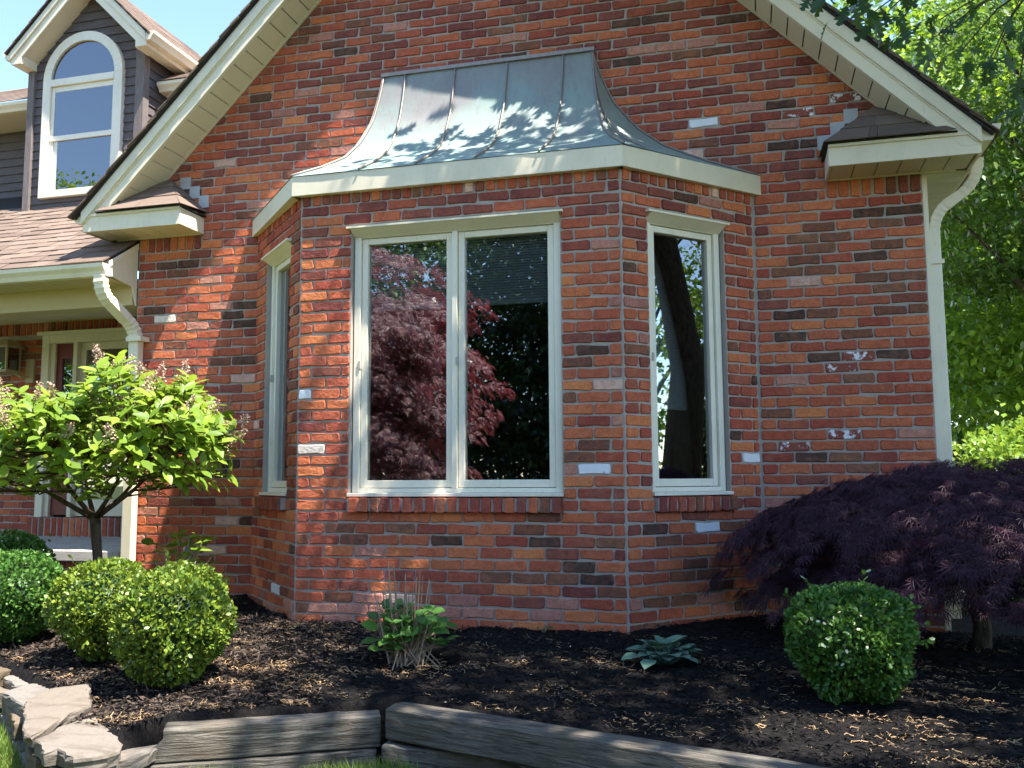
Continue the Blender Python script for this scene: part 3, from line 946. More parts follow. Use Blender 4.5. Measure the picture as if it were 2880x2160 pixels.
# ---- windows of the bay
def ribbed_blind(s, u0, u1, w, z0, z1):
    mb = MB()
    n = int((z1 - z0) / 0.018)
    for i in range(n):
        za, zb = z1 - (i + 1) * (z1 - z0) / n, z1 - i * (z1 - z0) / n
        mb.add([s.p(u0, w, za), s.p(u1, w, za), s.p(u1, w - 0.012, zb), s.p(u0, w - 0.012, zb)], [(0, 1, 2, 3)])
    s.box(mb, u0, u1, w - 0.02, w + 0.004, z0 - 0.02, z0)
    return mb
def make_window(s, u0, u1, z0, z1, panes, blind_z, label):
    mb = MB()
    J = 0.046
    fw0, fw1 = -0.15, -0.042
    s.box(mb, u0, u0 + J, fw0, fw1, z0, z1)
    s.box(mb, u1 - J, u1, fw0, fw1, z0, z1)
    s.box(mb, u0 + J, u1 - J, fw0, fw1 - 0.002, z1 - 0.05, z1)
    s.box(mb, u0 + J, u1 - J, fw0, fw1 - 0.002, z0, z0 + 0.03)
    s.box(mb, u0 - 0.012, u1 + 0.012, fw0, 0.02, z0 - 0.024, z0 - 0.001)
    M = 0.036
    inner0, inner1 = u0 + J, u1 - J
    spans = [(inner0, inner1)]
    if panes == 2:
        c = (inner0 + inner1) / 2
        s.box(mb, c - M / 2, c + M / 2, fw0, fw1 + 0.004, z0 + 0.03, z1 - 0.05)
        spans = [(inner0, c - M / 2), (c + M / 2, inner1)]
    win = obj('window', mb, M_WIN, house, bevel=0.003, label=label)
    mb = MB()
    s.box(mb, u0 - 0.03, u1 + 0.03, -0.05, 0.042, z1 + 0.004, z1 + 0.018)
    P = [s.p(u0 - 0.004, 0.036, z1 + 0.0035), s.p(u0 - 0.004, -0.041, z1 + 0.0035), s.p(u0 - 0.004, -0.041, z1 - 0.046)]
    mb.prism(P, s.u * (u1 - u0 + 0.008))
    obj('drip_cap', mb, M_CREAM, win)
    for a, b in spans:
        mb = MB()
        T = 0.042
        za, zb = z0 + 0.034, z1 - 0.053
        a2, b2 = a + 0.004, b - 0.004
        s.box(mb, a2, a2 + T, -0.13, -0.062, za, zb)
        s.box(mb, b2 - T, b2, -0.13, -0.062, za, zb)
        s.box(mb, a2 + T, b2 - T, -0.129, -0.063, za, za + 0.05)
        s.box(mb, a2 + T, b2 - T, -0.129, -0.063, zb - 0.042, zb)
        sash = obj('sash', mb, M_WIN, win, bevel=0.003)
        mb = MB()
        s.box(mb, a2 + T - 0.003, b2 - T + 0.003, -0.098, -0.092, za + 0.047, zb - 0.039)
        obj('pane', mb, M_GLASS, win)
        obj('blind', ribbed_blind(s, a2 + 0.01, b2 - 0.01, -0.165, blind_z, zb), M_BLIND, win)
        mb = MB()
        s.box(mb, a - 0.008, a + 0.006, -0.06, -0.034, (z0 + z1) / 2 - 0.06, (z0 + z1) / 2 - 0.005)
        obj('latch', mb, M_HARDWARE, win)
make_window(SF, -2.702, -1.236, 0.882, 2.70, 2, 2.17, 'wide two pane window in the bay front')
make_window(SR, 0.225, 0.875, 0.882, 2.70, 1, 1.45, 'tall single pane window in the right bay side')
make_window(SL, FACE_L - 0.875, FACE_L - 0.225, 0.882, 2.70, 1, 1.45, 'tall single pane window in the left bay side')

# dark room behind the bay
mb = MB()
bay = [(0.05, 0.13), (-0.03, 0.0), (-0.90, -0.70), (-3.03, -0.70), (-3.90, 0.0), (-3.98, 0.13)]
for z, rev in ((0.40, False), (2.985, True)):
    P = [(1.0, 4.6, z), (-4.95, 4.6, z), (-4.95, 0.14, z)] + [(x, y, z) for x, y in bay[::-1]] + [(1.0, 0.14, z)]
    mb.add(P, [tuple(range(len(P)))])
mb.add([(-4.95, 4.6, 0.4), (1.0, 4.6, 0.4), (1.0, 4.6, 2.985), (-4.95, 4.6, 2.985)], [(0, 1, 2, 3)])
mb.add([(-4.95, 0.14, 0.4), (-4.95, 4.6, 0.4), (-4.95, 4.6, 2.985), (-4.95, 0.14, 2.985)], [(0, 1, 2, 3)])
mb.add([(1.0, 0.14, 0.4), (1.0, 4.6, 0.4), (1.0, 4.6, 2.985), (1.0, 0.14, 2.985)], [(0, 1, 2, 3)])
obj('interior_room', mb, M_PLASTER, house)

# ---- copper roof over the bay
N_T = 16
TS = [i / (N_T - 1) for i in range(N_T)]
def cu_z(t): return CU_TOP - (CU_TOP - CU_BOT) * t
def cu_y(t): return -(0.03 + 0.862 * cu_g(t))
def cu_hw(t): return 0.838 + (1.176 - 0.838) * cu_g(t)
def cu_ww(t): return 0.838 + (2.02 - 0.838) * cu_g(t)
mb = MB()
mb.prism([(XC - 1.15, -0.85, 3.07), (XC + 1.15, -0.85, 3.07), (XC + 1.97, 0.004, 3.07), (XC - 1.97, 0.004, 3.07)], (0, 0, 0.02))
mb.box(XC - 0.862, XC + 0.862, -0.052, 0.003, 4.176, 4.205)
copper_roof = obj('copper_roof', mb, M_SEAM, house)
seams = [-2.63, -2.215, -1.79, -1.35]
edges = [None] + seams + [None]
for a, b in zip(edges, edges[1:]):
    V, F = [], []
    for t in TS:
        xa = XC - cu_hw(t) if a is None else a
        xb = XC + cu_hw(t) if b is None else b
        for j in range(5):
            f = j / 4
            bul = 0.004 * math.sin(math.pi * f) * math.sin(7 * t + (xa * 3))
            V.append((xa + (xb - xa) * f, cu_y(t) + bul, cu_z(t)))
    for i in range(N_T - 1):
        for j in range(4):
            F.append((i * 5 + j, (i + 1) * 5 + j, (i + 1) * 5 + j + 1, i * 5 + j + 1))
    m_ = MB(); m_.add(V, F)
    obj('copper_panel', m_, M_COPPER, copper_roof, smooth=True)
for sgn in (-1, 1):
    V, F = [], []
    for t in TS:
        for j in range(6):
            f = j / 5
            x = XC + sgn * (cu_hw(t) + (cu_ww(t) - cu_hw(t)) * f)
            V.append((x, cu_y(t) * (1 - f), cu_z(t)))
    for i in range(N_T - 1):
        for j in range(5):
            q4 = (i * 6 + j, (i + 1) * 6 + j, (i + 1) * 6 + j + 1, i * 6 + j + 1)
            F.append(q4 if sgn > 0 else q4[::-1])
    m_ = MB(); m_.add(V, F)
    obj('copper_panel', m_, M_COPPER, copper_roof, smooth=True)
def seam_curve(fx, rad=0.008):
    m_ = MB()
    m_.tube([fx(t) for t in TS], rad, 6)
    obj('seam', m_, M_SEAM, copper_roof, smooth=True)
for x in seams:
    seam_curve(lambda t: (x, cu_y(t) - 0.008, cu_z(t) + 0.008))
for sgn in (-1, 1):
    seam_curve(lambda t: (XC + sgn * (cu_hw(t) + 0.004), cu_y(t) - 0.005, cu_z(t) + 0.007), 0.009)
    seam_curve(lambda t: (XC + sgn * (cu_hw(t) * 0.86 + cu_ww(t) * 0.14 + 0.012), cu_y(t) * 0.86 - 0.01, cu_z(t) + 0.008), 0.007)
    seam_curve(lambda t: (XC + sgn * cu_ww(t), -0.008, cu_z(t) + 0.006), 0.008)

# fascia boards round the bay
FZ0, FZ1 = 2.964, 3.104
c_l, c_r = np.array([-3.148, -0.886]), np.array([-0.804, -0.886])
w_l, w_r = np.array([-3.985, -0.002]), np.array([0.062, -0.002])
for A, B_, nm in ((c_l, c_r, 'front'), (c_r, w_r, 'right'), (w_l, c_l, 'left')):
    m_ = MB()
    u = (B_ - A) / np.linalg.norm(B_ - A)
    n2 = np.array([u[1], -u[0]])
    Lb = np.linalg.norm(B_ - A)
    o3 = np.array([A[0], A[1], FZ0])
    m_.obox(o3, (*(u * Lb), 0), (*(-n2 * 0.02), 0), (0, 0, FZ1 - FZ0))
    m_.obox(o3 + np.array([0, 0, 0.003]) - np.array([*(n2 * 0.021), 0]), (*(u * Lb), 0), (*(-n2 * 0.075), 0), (0, 0, 0.012))
    obj('bay_fascia', m_, M_CREAM, house, bevel=0.0025)

# ---- gable roof, rake boards, soffits, returns
def rx(sgn, h): return XC + sgn * h
for sgn in (1, -1):
    m_ = MB()
    m_.prism([(rx(sgn, h), -0.34, z) for h, z in ((0, 6.35), (3.275, 3.075), (3.39, 3.075), (3.39, 3.08), (0, 6.47))], (0, 0.035, 0))
    m_.prism([(rx(sgn, h), -0.364, z) for h, z in ((0, 6.4705), (3.3905, 3.08), (3.3905, 3.186), (0, 6.576))], (0, 0.06, 0))
    m_.prism([(rx(sgn, h), -0.349, z) for h, z in ((0, 6.455), (3.36, 3.095), (3.37, 3.1), (0, 6.47))], (0, 0.01, 0))
    obj('rake_board', m_, M_CREAM, house, bevel=0.003)
    m_ = MB()
    m_.prism([(rx(sgn, h), -0.303, z) for h, z in ((0, 6.40), (3.36, 3.04), (3.39, 3.1), (3.39, 3.186), (0, 6.576))], (0, 6.6, 0))
    m_.prism([(rx(sgn, h), -0.385, z) for h, z in ((0, 6.578), (3.45, 3.128), (3.46, 3.133), (0, 6.592))], (0, 6.7, 0))
    obj('roof_deck', m_, M_DARK, house)
    m_ = MB()
    n = 38
    for i in range(n):
        h0 = 3.49 - i * (3.49 / n)
        h1 = max(h0 - 0.17, 0.0)
        off = 0.010 + random.uniform(0, 0.008)
        y0 = -0.395 - random.uniform(0, 0.014)
        m_.prism([(rx(sgn, h0), y0, 6.592 - h0 + off + 0.014), (rx(sgn, h0), y0, 6.592 - h0 + off + 0.024),
                  (rx(sgn, h1), y0, 6.592 - h1 + 0.013), (rx(sgn, h1), y0, 6.592 - h1 + 0.003)], (0, 6.7, 0))
    obj('shingle_courses', m_, M_SHING, house, kind='stuff')
    # sloping soffit: backing with separate panels
    m_ = MB()
    m_.prism([(rx(sgn, h), -0.304, z) for h, z in ((0.02, 6.366), (3.02, 3.366), (3.02, 3.374), (0.02, 6.374))], (0, 0.303, 0))
    soffit = obj('gable_soffit', m_, M_GROOVE, house)
    m_ = MB()
    m_.prism([(rx(sgn, h), -0.03, z) for h, z in ((0, 6.345), (2.86, 3.485), (2.86, 3.51), (0, 6.37))], (0, 0.024, 0))
    obj('soffit_trim', m_, M_CREAM2, soffit)
    pm = MB()
    k = 0.0955
    pm.prism([(0, -0.303, 0), (sgn * k, -0.303, -k), (sgn * k, -0.303, -k + 0.013), (0, -0.303, 0.013)], (0, 0.272, 0))
    pme = pm.mesh('soffit_panel')
    pme.materials.append(M_CREAM2)
    for i in range(29):
        h = 0.06 + i * 0.1043
        o = link('soffit_panel', pme, None, soffit)
        o.location = (rx(sgn, h), 0, 6.352 - h)

    # eave return
    X = lambda h: rx(sgn, h)
    m_ = MB()
    def rbox(h0, h1, y0, y1, z0, z1):
        a, b = sorted((X(h0), X(h1)))
        m_.box(a, b, y0, y1, z0, z1)
    rbox(2.465, 3.388, -0.338, -0.318, 3.02, 3.165)
    rbox(2.466, 2.486, -0.317, -0.004, 3.021, 3.16)
    rbox(2.487, 3.30, -0.03, -0.006, 3.018, 3.03)
    rbox(2.4655, 3.33, -0.352, -0.338, 3.145, 3.166)
    ret = obj('eave_return', m_, M_CREAM, house, bevel=0.003)
    m_ = MB()
    rbox(2.445, 3.25, -0.368, -0.004, 3.1665, 3.174)
    obj('felt_edge', m_, M_DARK, ret)
    m_ = MB()
    rbox(2.487, 3.385, -0.317, -0.005, 3.036, 3.042)
    obj('soffit_backing', m_, M_GROOVE, ret)
    pw = 0.138
    pm = MB()
    pm.box(0, pw, -0.316, -0.031, 0, 0.012)
    pme = pm.mesh('soffit_panel'); pme.materials.append(M_CREAM2)
    for i in range(6):
        h0 = 2.49 + i * 0.1455
        o = link('soffit_panel', pme, None, ret)
        o.location = (min(X(h0), X(h0 + pw)), 0, 3.024)
    # shingles of the little hipped roof: front slope and inner slope, three courses each
    A3 = np.array([X(2.44), -0.385, 3.170]); Pk = np.array([X(2.81), 0.0, 3.535]); Bq = np.array([X(3.24), -0.385, 3.170]); Ci = np.array([X(2.44), 0.0, 3.205])
    def quad_piece(a, b, c, d, lift):
        nrm = np.cross(b - a, d - a); nrm = nrm / np.linalg.norm(nrm)
        if nrm[2] < 0: nrm = -nrm
        pm = MB()
        pts = [a + nrm * lift, b + nrm * lift, c, d]
        pm.prism(pts, -nrm * 0.007 if np.dot(np.cross(b - a, d - a), nrm) < 0 else -nrm * 0.007)
        obj('shingle', pm, M_SHING, ret)
    Pq = np.array([X(2.86), 0.0, 3.535])
    NC = 3
    for c in range(NC):
        f0, f1 = c / NC, min((c + 1.25) / NC, 1.0)
        l0, r0 = A3 + (Pk - A3) * f0, Bq + (Pq - Bq) * f0
        l1, r1 = A3 + (Pk - A3) * f1, Bq + (Pq - Bq) * f1
        ns = 3 - c
        cuts = [0.0] + sorted(random.uniform(0.25, 0.75) for _ in range(ns - 1)) + [1.0]
        for s0, s1 in zip(cuts, cuts[1:]):
            s1 -= 0.004
            quad_piece(l0 + (r0 - l0) * s0, l0 + (r0 - l0) * s1, l1 + (r1 - l1) * s1, l1 + (r1 - l1) * s0, 0.009)
        i0, i1 = Ci + (Pk - Ci) * f0, Ci + (Pk - Ci) * f1
        l0b, l1b = A3 + (Pk - A3) * f0, A3 + (Pk - A3) * f1
        quad_piece(i0, l0b, l1b, i1, 0.010)
    for i in range(3):
        hh = 2.425 + i * 0.09
        pm = MB()
        a, b = sorted((X(hh), X(hh + 0.095)))
        zb = 3.25 + i * 0.086
        pm.box(a, b, -0.013 - 0.001 * i, -0.004, zb, zb + 0.105)
        obj('flashing', pm, M_FLASH, ret)
    # eave along the side: fascia, soffit, gutter
    pm = MB()
    a, b = sorted((X(3.372), X(3.389)))
    pm.box(a, b, -0.304, 6.2, 3.02, 3.19)
    obj('eave_board', pm, M_CREAM, house)
    pm = MB()
    prof = [(3.392, 3.10), (3.455, 3.10), (3.475, 3.135), (3.505, 3.175), (3.512, 3.205), (3.504, 3.205), (3.462, 3.14), (3.448, 3.108), (3.398, 3.108), (3.398, 3.205), (3.392, 3.205)]
    pm.prism([(X(h), -0.335, z) for h, z in prof], (0, 6.4, 0))
    pm.prism([(X(h), -0.338, z) for h, z in prof[:5] + [(3.392, 3.205)]], (0, 0.003, 0))
    obj('gutter', pm, M_GUT, house)
pm = MB()
pm.box(1.12, 1.40, 0.004, 6.0, 3.030, 3.036)
side_soffit = obj('side_soffit', pm, M_GROOVE, house)
pm = MB(); pm.box(0, 0.275, 0, 0.112, 0, 0.012); pme = pm.mesh('soffit_panel'); pme.materials.append(M_CREAM2)
for i in range(16):
    o = link('soffit_panel', pme, None, side_soffit)
    o.location = (1.121, 0.006 + i * 0.12, 3.017)
pm = MB(); pm.box(1.120, 1.150, 0.012, 0.05, -0.25, 3.03)
obj('corner_trim', pm, M_CREAM, house)

def downspout(path, rect, name='downspout'):
    m_ = MB()
    P_ = [np.array(q_, float) for q_ in path]
    L_ = [np.linalg.norm(b - a) for a, b in zip(P_, P_[1:])]
    cr = [1.0 if (i == 0 or i >= len(P_) - 3 or max(L_[i - 1], L_[i]) > 0.12) else (0.93 if i % 2 else 1.04) for i in range(len(P_))]
    m_.tube(path, 1.0, rect=rect, crimp=cr)
    return obj(name, m_, M_GUT, house, bevel=0.006)
def arc(p0, p1, p2, n=11):
    p0, p1, p2 = (np.array(p, float) for p in (p0, p1, p2))
    return [tuple((1 - t) ** 2 * p0 + 2 * t * (1 - t) * p1 + t * t * p2) for t in [i / n for i in range(n + 1)]]
ds = downspout(arc((1.475, 0.04, 3.11), (1.475, 0.04, 2.95), (1.36, 0.05, 2.87)) + arc((1.27, 0.058, 2.81), (1.185, 0.065, 2.74), (1.185, 0.065, 2.60)) + [(1.185, 0.065, 1.5), (1.185, 0.065, 0.05)], (0.030, 0.036))
m_ = MB()
m_.box(1.135, 1.235, 0.02, 0.03, 2.40, 2.43)
obj('strap', m_, M_GUT, ds)
m_ = MB(); m_.box(1.135, 1.235, 0.02, 0.03, 0.16, 0.175)
obj('strap', m_, M_GUT, ds)
m_ = MB(); m_.box(1.10, 1.23, -0.02, 0.09, -0.065, -0.045)
obj('splash_block', m_, M_GUT, ds)

# ---- porch
ROOF_S = 0.66
def proof_z(y): return 2.735 + (y + 0.40) * ROOF_S
m_ = MB()
m_.prism([(-9.6, -0.39, proof_z(-0.39) - 0.004), (-9.6, 2.0, proof_z(2.0) - 0.004), (-9.6, 2.0, proof_z(2.0) - 0.1), (-9.6, -0.30, proof_z(-0.39) - 0.09)], (4.525, 0, 0))
porch_roof = obj('porch_roof', m_, M_DARK, house)
sl = np.array([0, 1, ROOF_S]) / math.hypot(1, ROOF_S)
sn = np.array([0, -ROOF_S, 1]) / math.hypot(1, ROOF_S)
sh_meshes = []
for w, lam in ((0.17, 0.0), (0.23, 0.004), (0.28, 0.0), (0.2, 0.006)):
    pm = MB()
    o3 = np.array([0, 0, 0.0])
    pm.obox(o3 + sn * 0.010, (w - 0.004, 0, 0), sl * 0.20 - sn * 0.009, sn * (0.006 + lam))
    me = pm.mesh('shingle'); me.materials.append(M_SHING)
    sh_meshes.append((w, me))
EXP = 0.14
rest = MB()
for c in range(15):
    p0 = np.array([0, -0.41, proof_z(-0.41)]) + sl * (c * EXP)
    x = -5.085 - random.uniform(0, 0.12)
    first = True
    while x > -9.55:
        w, me = random.choice(sh_meshes)
        xr = -5.085 if first else x
        first = False
        xl = xr - w
        skip = p0[1] > 1.27 and -7.45 < xl < -6.05
        if not skip:
            if xl > -8.5:
                o = link('shingle', me, None, porch_roof)
                o.location = (xl, p0[1], p0[2])
            else:
                V = [np.array(v.co[:]) + np.array([xl, p0[1], p0[2]]) for v in me.vertices]
                rest.add(V, [tuple(p.vertices) for p in me.polygons])
        x = xl
obj('shingle_courses', rest, M_SHING, porch_roof, kind='stuff')
m_ = MB()
m_.prism([(-5.085, y, z) for y, z in ((-0.36, 2.645), (-0.06, 2.60), (-0.004, 2.45), (-0.004, 2.985), (-0.36, 2.745))], (0.014, 0, 0))
m_.prism([(-5.071, y, z) for y, z in ((-0.365, 2.70), (-0.004, 2.935), (-0.004, 2.99), (-0.365, 2.75))], (0.008, 0, 0))
obj('porch_end_board', m_, M_CREAM, house)
m_ = MB(); m_.box(-9.6, -5.086, -0.36, -0.342, 2.625, 2.735)
obj('porch_fascia', m_, M_CREAM, house)
m_ = MB()
gp = [(-0.362, 2.625), (-0.405, 2.625), (-0.42, 2.66), (-0.447, 2.69), (-0.452, 2.722), (-0.445, 2.722), (-0.41, 2.665), (-0.398, 2.632), (-0.368, 2.632), (-0.368, 2.722), (-0.362, 2.722)]
m_.prism([(-9.6, y, z) for y, z in gp], (4.54, 0, 0))
m_.prism([(-5.0605, y, z) for y, z in gp[:5] + [(-0.362, 2.722)]], (0.004, 0, 0))
obj('porch_gutter', m_, M_GUT, house)
m_ = MB(); m_.box(-9.6, -5.10, -0.341, -0.03, 2.634, 2.64)
psof = obj('porch_soffit', m_, M_GROOVE, house)
pm = MB(); pm.box(0, 0.094, 0, 0.305, 0, 0.010); pme = pm.mesh('soffit_panel'); pme.materials.append(M_YEL)
for i in range(34):
    o = link('soffit_panel', pme, None, psof)
    o.location = (-5.2 - i * 0.1, -0.338, 2.6235)
m_ = MB(); m_.box(-9.6, -5.095, -0.03, 0.14, 2.452, 2.615)
m_.box(-9.6, -5.095, -0.036, -0.0305, 2.60, 2.63)
obj('porch_beam', m_, M_YEL, house, bevel=0.004)
m_ = MB(); m_.box(-9.6, -5.075, 0.141, 1.61, 2.69, 2.72)
obj('porch_ceiling', m_, M_CREAM2, house)
m_ = MB()
m_.box(-9.5, -5.125, -0.03, 1.61, 0.305, 0.395)
obj('porch_slab', m_, M_CONC, house, bevel=0.008)
ds = downspout(arc((-5.11, -0.40, 2.63), (-5.11, -0.40, 2.48), (-5.09, -0.30, 2.42)) + arc((-5.05, -0.16, 2.31), (-5.02, -0.06, 2.24), (-5.02, -0.055, 2.12)) + [(-5.02, -0.055, 1.0), (-5.02, -0.055, 0.28), (-5.02, -0.07, 0.02)], (0.036, 0.048))
m_ = MB(); m_.box(-5.075, -4.93, -0.115, -0.105, 2.13, 2.17); m_.box(-4.966, -4.93, -0.106, -0.004, 2.131, 2.169)
obj('strap', m_, M_GUT, ds)
# front door with its sidelight
m_ = MB()
zT, zB = 2.53, 0.60
m_.box(-7.39, -7.30, 1.50, 1.62, zB, zT)
m_.box(-7.299, -5.9, 1.50, 1.62, 2.44, zT)
m_.box(-7.43, -5.9, 1.46, 1.62, zT, zT + 0.035)
m_.box(-6.985, -6.935, 1.495, 1.62, zB, 2.439)
m_.box(-7.30, -7.245, 1.53, 1.62, zB, 2.439)
frame = obj('door_frame', m_, M_CREAM, house, bevel=0.003)
m_ = MB()
m_.box(-7.244, -7.17, 1.56, 1.6, zB + 0.02, 2.438)
m_.box(-7.03, -6.986, 1.56, 1.6, zB + 0.02, 2.438)
m_.box(-7.17, -7.03, 1.56, 1.6, 2.28, 2.438)
m_.box(-7.17, -7.03, 1.56, 1.6, zB + 0.02, 1.25)
obj('sidelight', m_, M_REDDOOR, house)
m_ = MB(); m_.box(-7.17, -7.03, 1.575, 1.581, 1.25, 2.28)
obj('pane', m_, M_GLASS, frame)
m_ = MB()
m_.box(-6.934, -6.865, 1.55, 1.6, zB + 0.01, 2.438)
m_.box(-5.99, -5.9, 1.55, 1.6, zB + 0.01, 2.438)
m_.box(-6.865, -5.99, 1.55, 1.6, 2.36, 2.438)
m_.box(-6.865, -5.99, 1.55, 1.6, zB + 0.01, 0.78)
door = obj('storm_door', m_, M_CREAM, house)
m_ = MB(); m_.box(-6.865, -5.99, 1.572, 1.578, 0.78, 2.36)
obj('pane', m_, M_GLASS, door)
m_ = MB(); m_.box(-7.30, -5.3, 1.66, 1.9, 0.5, 2.6)
obj('inner_door', m_, M_DARK, house)

# ---- dormer and main wing
DY = 1.25
DC = -6.765
m_ = MB()
m_.box(-7.46, -6.06, DY + 0.02, 3.4, 3.6, 5.40)
m_.prism([(-7.46, DY + 0.02, 5.40), (-6.06, DY + 0.02, 5.40), (DC, DY + 0.02, 6.13)], (0, 2.2, 0))
dormer = obj('dormer', m_, M_SIDING, house)
def lap(m_, x0a, x1a, x0b, x1b, y, z0, z1, dy=-1):
    """one lapped board: thick lower edge, thin upper edge"""
    a, b, c = y + dy * 0.022, y + dy * 0.006, y
    V = [(x0a, a, z0), (x1a, a, z0), (x1b, b, z1 + 0.012), (x0b, b, z1 + 0.012), (x0a, c, z0), (x1a, c, z0), (x1b, c, z1 + 0.012), (x0b, c, z1 + 0.012)]
    m_.add(V, [(0, 1, 2, 3), (7, 6, 5, 4), (0, 4, 5, 1), (1, 5, 6, 2), (2, 6, 7, 3), (3, 7, 4, 0)])
z = 3.70
while z < 6.10:
    z1 = z + 0.0985
    ha = min(0.64, 6.175 - z)
    hb = min(0.64, 6.175 - z1)
    if hb <= 0.01: break
    pm = MB()
    lap(pm, DC - ha, DC + ha, DC - hb, DC + hb, DY + 0.018, z, z1)
    obj('siding_board', pm, M_SIDING, dormer)
    z = z1
# boards on the right cheek run back along Y
z = 3.9
while z < 5.42:
    pm = MB()
    V = [(-6.06 + 0.022, 1.26, z), (-6.06 + 0.022, 3.2, z), (-6.06 + 0.006, 3.2, z + 0.11), (-6.06 + 0.006, 1.26, z + 0.11), (-6.06, 1.26, z), (-6.06, 3.2, z), (-6.06, 3.2, z + 0.11), (-6.06, 1.26, z + 0.11)]
    pm.add(V, [(0, 1, 2, 3), (7, 6, 5, 4), (0, 4, 5, 1), (1, 5, 6, 2), (2, 6, 7, 3), (3, 7, 4, 0)])
    obj('siding_board', pm, M_SIDING, dormer)
    z += 0.0985
for x0, x1 in ((-7.482, -7.402), (-6.132, -6.046)):
    pm = MB(); pm.box(x0, x1, DY - 0.03, DY + 0.03, 3.66, 5.47)
    obj('corner_board', pm, M_CORNER, dormer, bevel=0.004)
pm = MB(); pm.box(-6.045, -6.028, DY - 0.03, DY + 0.06, 3.7, 5.47)
obj('corner_board', pm, M_CORNER, dormer)
# arched window
WC, WB, WS = -6.776, 3.945, 5.235
ya, yb = DY - 0.045, DY + 0.03
pm = MB()
pm.box(WC - 0.495, WC - 0.395, ya, yb, WB, WS)
pm.box(WC + 0.395, WC + 0.495, ya, yb, WB, WS)
pm.box(WC - 0.394, WC + 0.394, ya + 0.002, yb, WB, WB + 0.075)
N = 22
for i in range(N):
    a0, a1 = math.pi * i / N, math.pi * (i + 1) / N
    P = [(WC + r * math.cos(a), ya, WS + 0.0003 + r * math.sin(a)) for r, a in ((0.395, a0), (0.495, a0), (0.495, a1), (0.395, a1))]
    pm.prism(P, (0, yb - ya, 0))
pm.box(WC - 0.394, WC + 0.394, ya - 0.005, yb, WS - 0.075, WS)
pm.box(WC - 0.394, WC - 0.35, ya + 0.02, yb, WB + 0.076, WS - 0.076)
pm.box(WC + 0.37, WC + 0.394, ya + 0.02, yb, WB + 0.076, WS - 0.076)
pm.box(WC - 0.349, WC + 0.369, ya + 0.021, yb, 5.10, WS - 0.076)
pm.box(WC - 0.394, WC + 0.394, ya + 0.012, yb, 4.558, 4.612)
pm.box(WC - 0.349, WC - 0.30, ya + 0.03, yb, WB + 0.076, 4.557)
obj('arched_frame', pm, M_WIN, dormer, bevel=0.003)
pm = MB()
P = [(WC + 0.396 * math.cos(math.pi * i / 20), DY - 0.018, WS + 0.396 * math.sin(math.pi * i / 20)) for i in range(20, -1, -1)]
pm.prism(P, (0, 0.005, 0))
obj('pane', pm, M_GLASS2, dormer)
pm = MB(); pm.box(WC - 0.35, WC + 0.37, DY - 0.020, DY - 0.016, 4.612, 5.10)
obj('pane', pm, M_GLASS2, dormer)
pm = MB(); pm.box(WC - 0.30, WC + 0.394, DY - 0.015, DY - 0.011, WB + 0.075, 4.558)
obj('pane', pm, M_GLASS2, dormer)
pm = MB(); pm.box(WC - 0.39, WC + 0.39, DY - 0.0095, DY - 0.0055, WB + 0.02, 5.24)
pm.prism([(WC + 0.385 * math.cos(math.pi * i / 16), DY - 0.0095, 5.2405 + 0.385 * math.sin(math.pi * i / 16)) for i in range(17)], (0, 0.004, 0))
obj('pane_backing', pm, M_PLASTER, dormer)  # dim sheet stands in for the dark room behind the panes
# dormer roof
RC = -6.70
FY = 1.03
for sgn in (1, -1):
    X = lambda h: RC + sgn * h
    pm = MB()
    pm.prism([(X(h), FY, z) for h, z in ((0, 6.14), (0.70, 5.44), (0.70, 5.37), (0.83, 5.37), (0.83, 5.42), (0, 6.25))], (0, 0.02, 0))
    pm.prism([(X(h), FY - 0.02, z) for h, z in ((0, 6.2505), (0.83, 5.4205), (0.83, 5.51), (0, 6.34))], (0, 0.04, 0))
    a, b = sorted((X(0.70), X(0.83)))
    pm.box(a, b, FY + 0.021, 2.6, 5.372, 5.382)
    a, b = sorted((X(0.81), X(0.83)))
    pm.box(a, b, FY + 0.0215, 2.6, 5.383, 5.50)
    a, b = sorted((X(0.69), X(0.702)))
    pm.box(a, b, FY + 0.021, 1.24, 5.371, 5.46)
    obj('dormer_rake', pm, M_CREAM, dormer, bevel=0.003)
    pm = MB()
    pm.prism([(X(h), FY + 0.021, z) for h, z in ((0, 6.15), (0.70, 5.45), (0.70, 5.46), (0, 6.16))], (0, 0.24, 0))
    obj('dormer_soffit', pm, M_CREAM2, dormer)
    pm = MB()
    pm.prism([(X(h), FY - 0.035, z) for h, z in ((0, 6.342), (0.87, 5.472), (0.87, 5.48), (0, 6.352))], (0, 2.2, 0))
    obj('dormer_felt', pm, M_DARK, dormer)
    pm = MB()
    n = 9
    for i in range(n):
        h0 = 0.885 - i * 0.0983
        h1 = max(h0 - 0.13, 0)
        xx = FY - 0.045
        while xx < 3.2:
            w = random.uniform(0.16, 0.3)
            of = random.uniform(0.008, 0.016)
            pm.prism([(X(h0), xx, 6.356 - h0 + of), (X(h0), xx, 6.368 - h0 + of), (X(h1), xx, 6.366 - h1), (X(h1), xx, 6.354 - h1)], (0, w - 0.004, 0))
            xx += w
    obj('shingle_courses', pm, M_SHING, dormer, kind='stuff')
    pm = MB()
    gp = [(0.832, 5.42), (0.885, 5.42), (0.90, 5.45), (0.925, 5.48), (0.93, 5.51), (0.832, 5.51)]
    pm.prism([(X(h), FY - 0.015, z) for h, z in gp], (0, 1.5, 0))
    obj('dormer_gutter', pm, M_GUT, dormer)
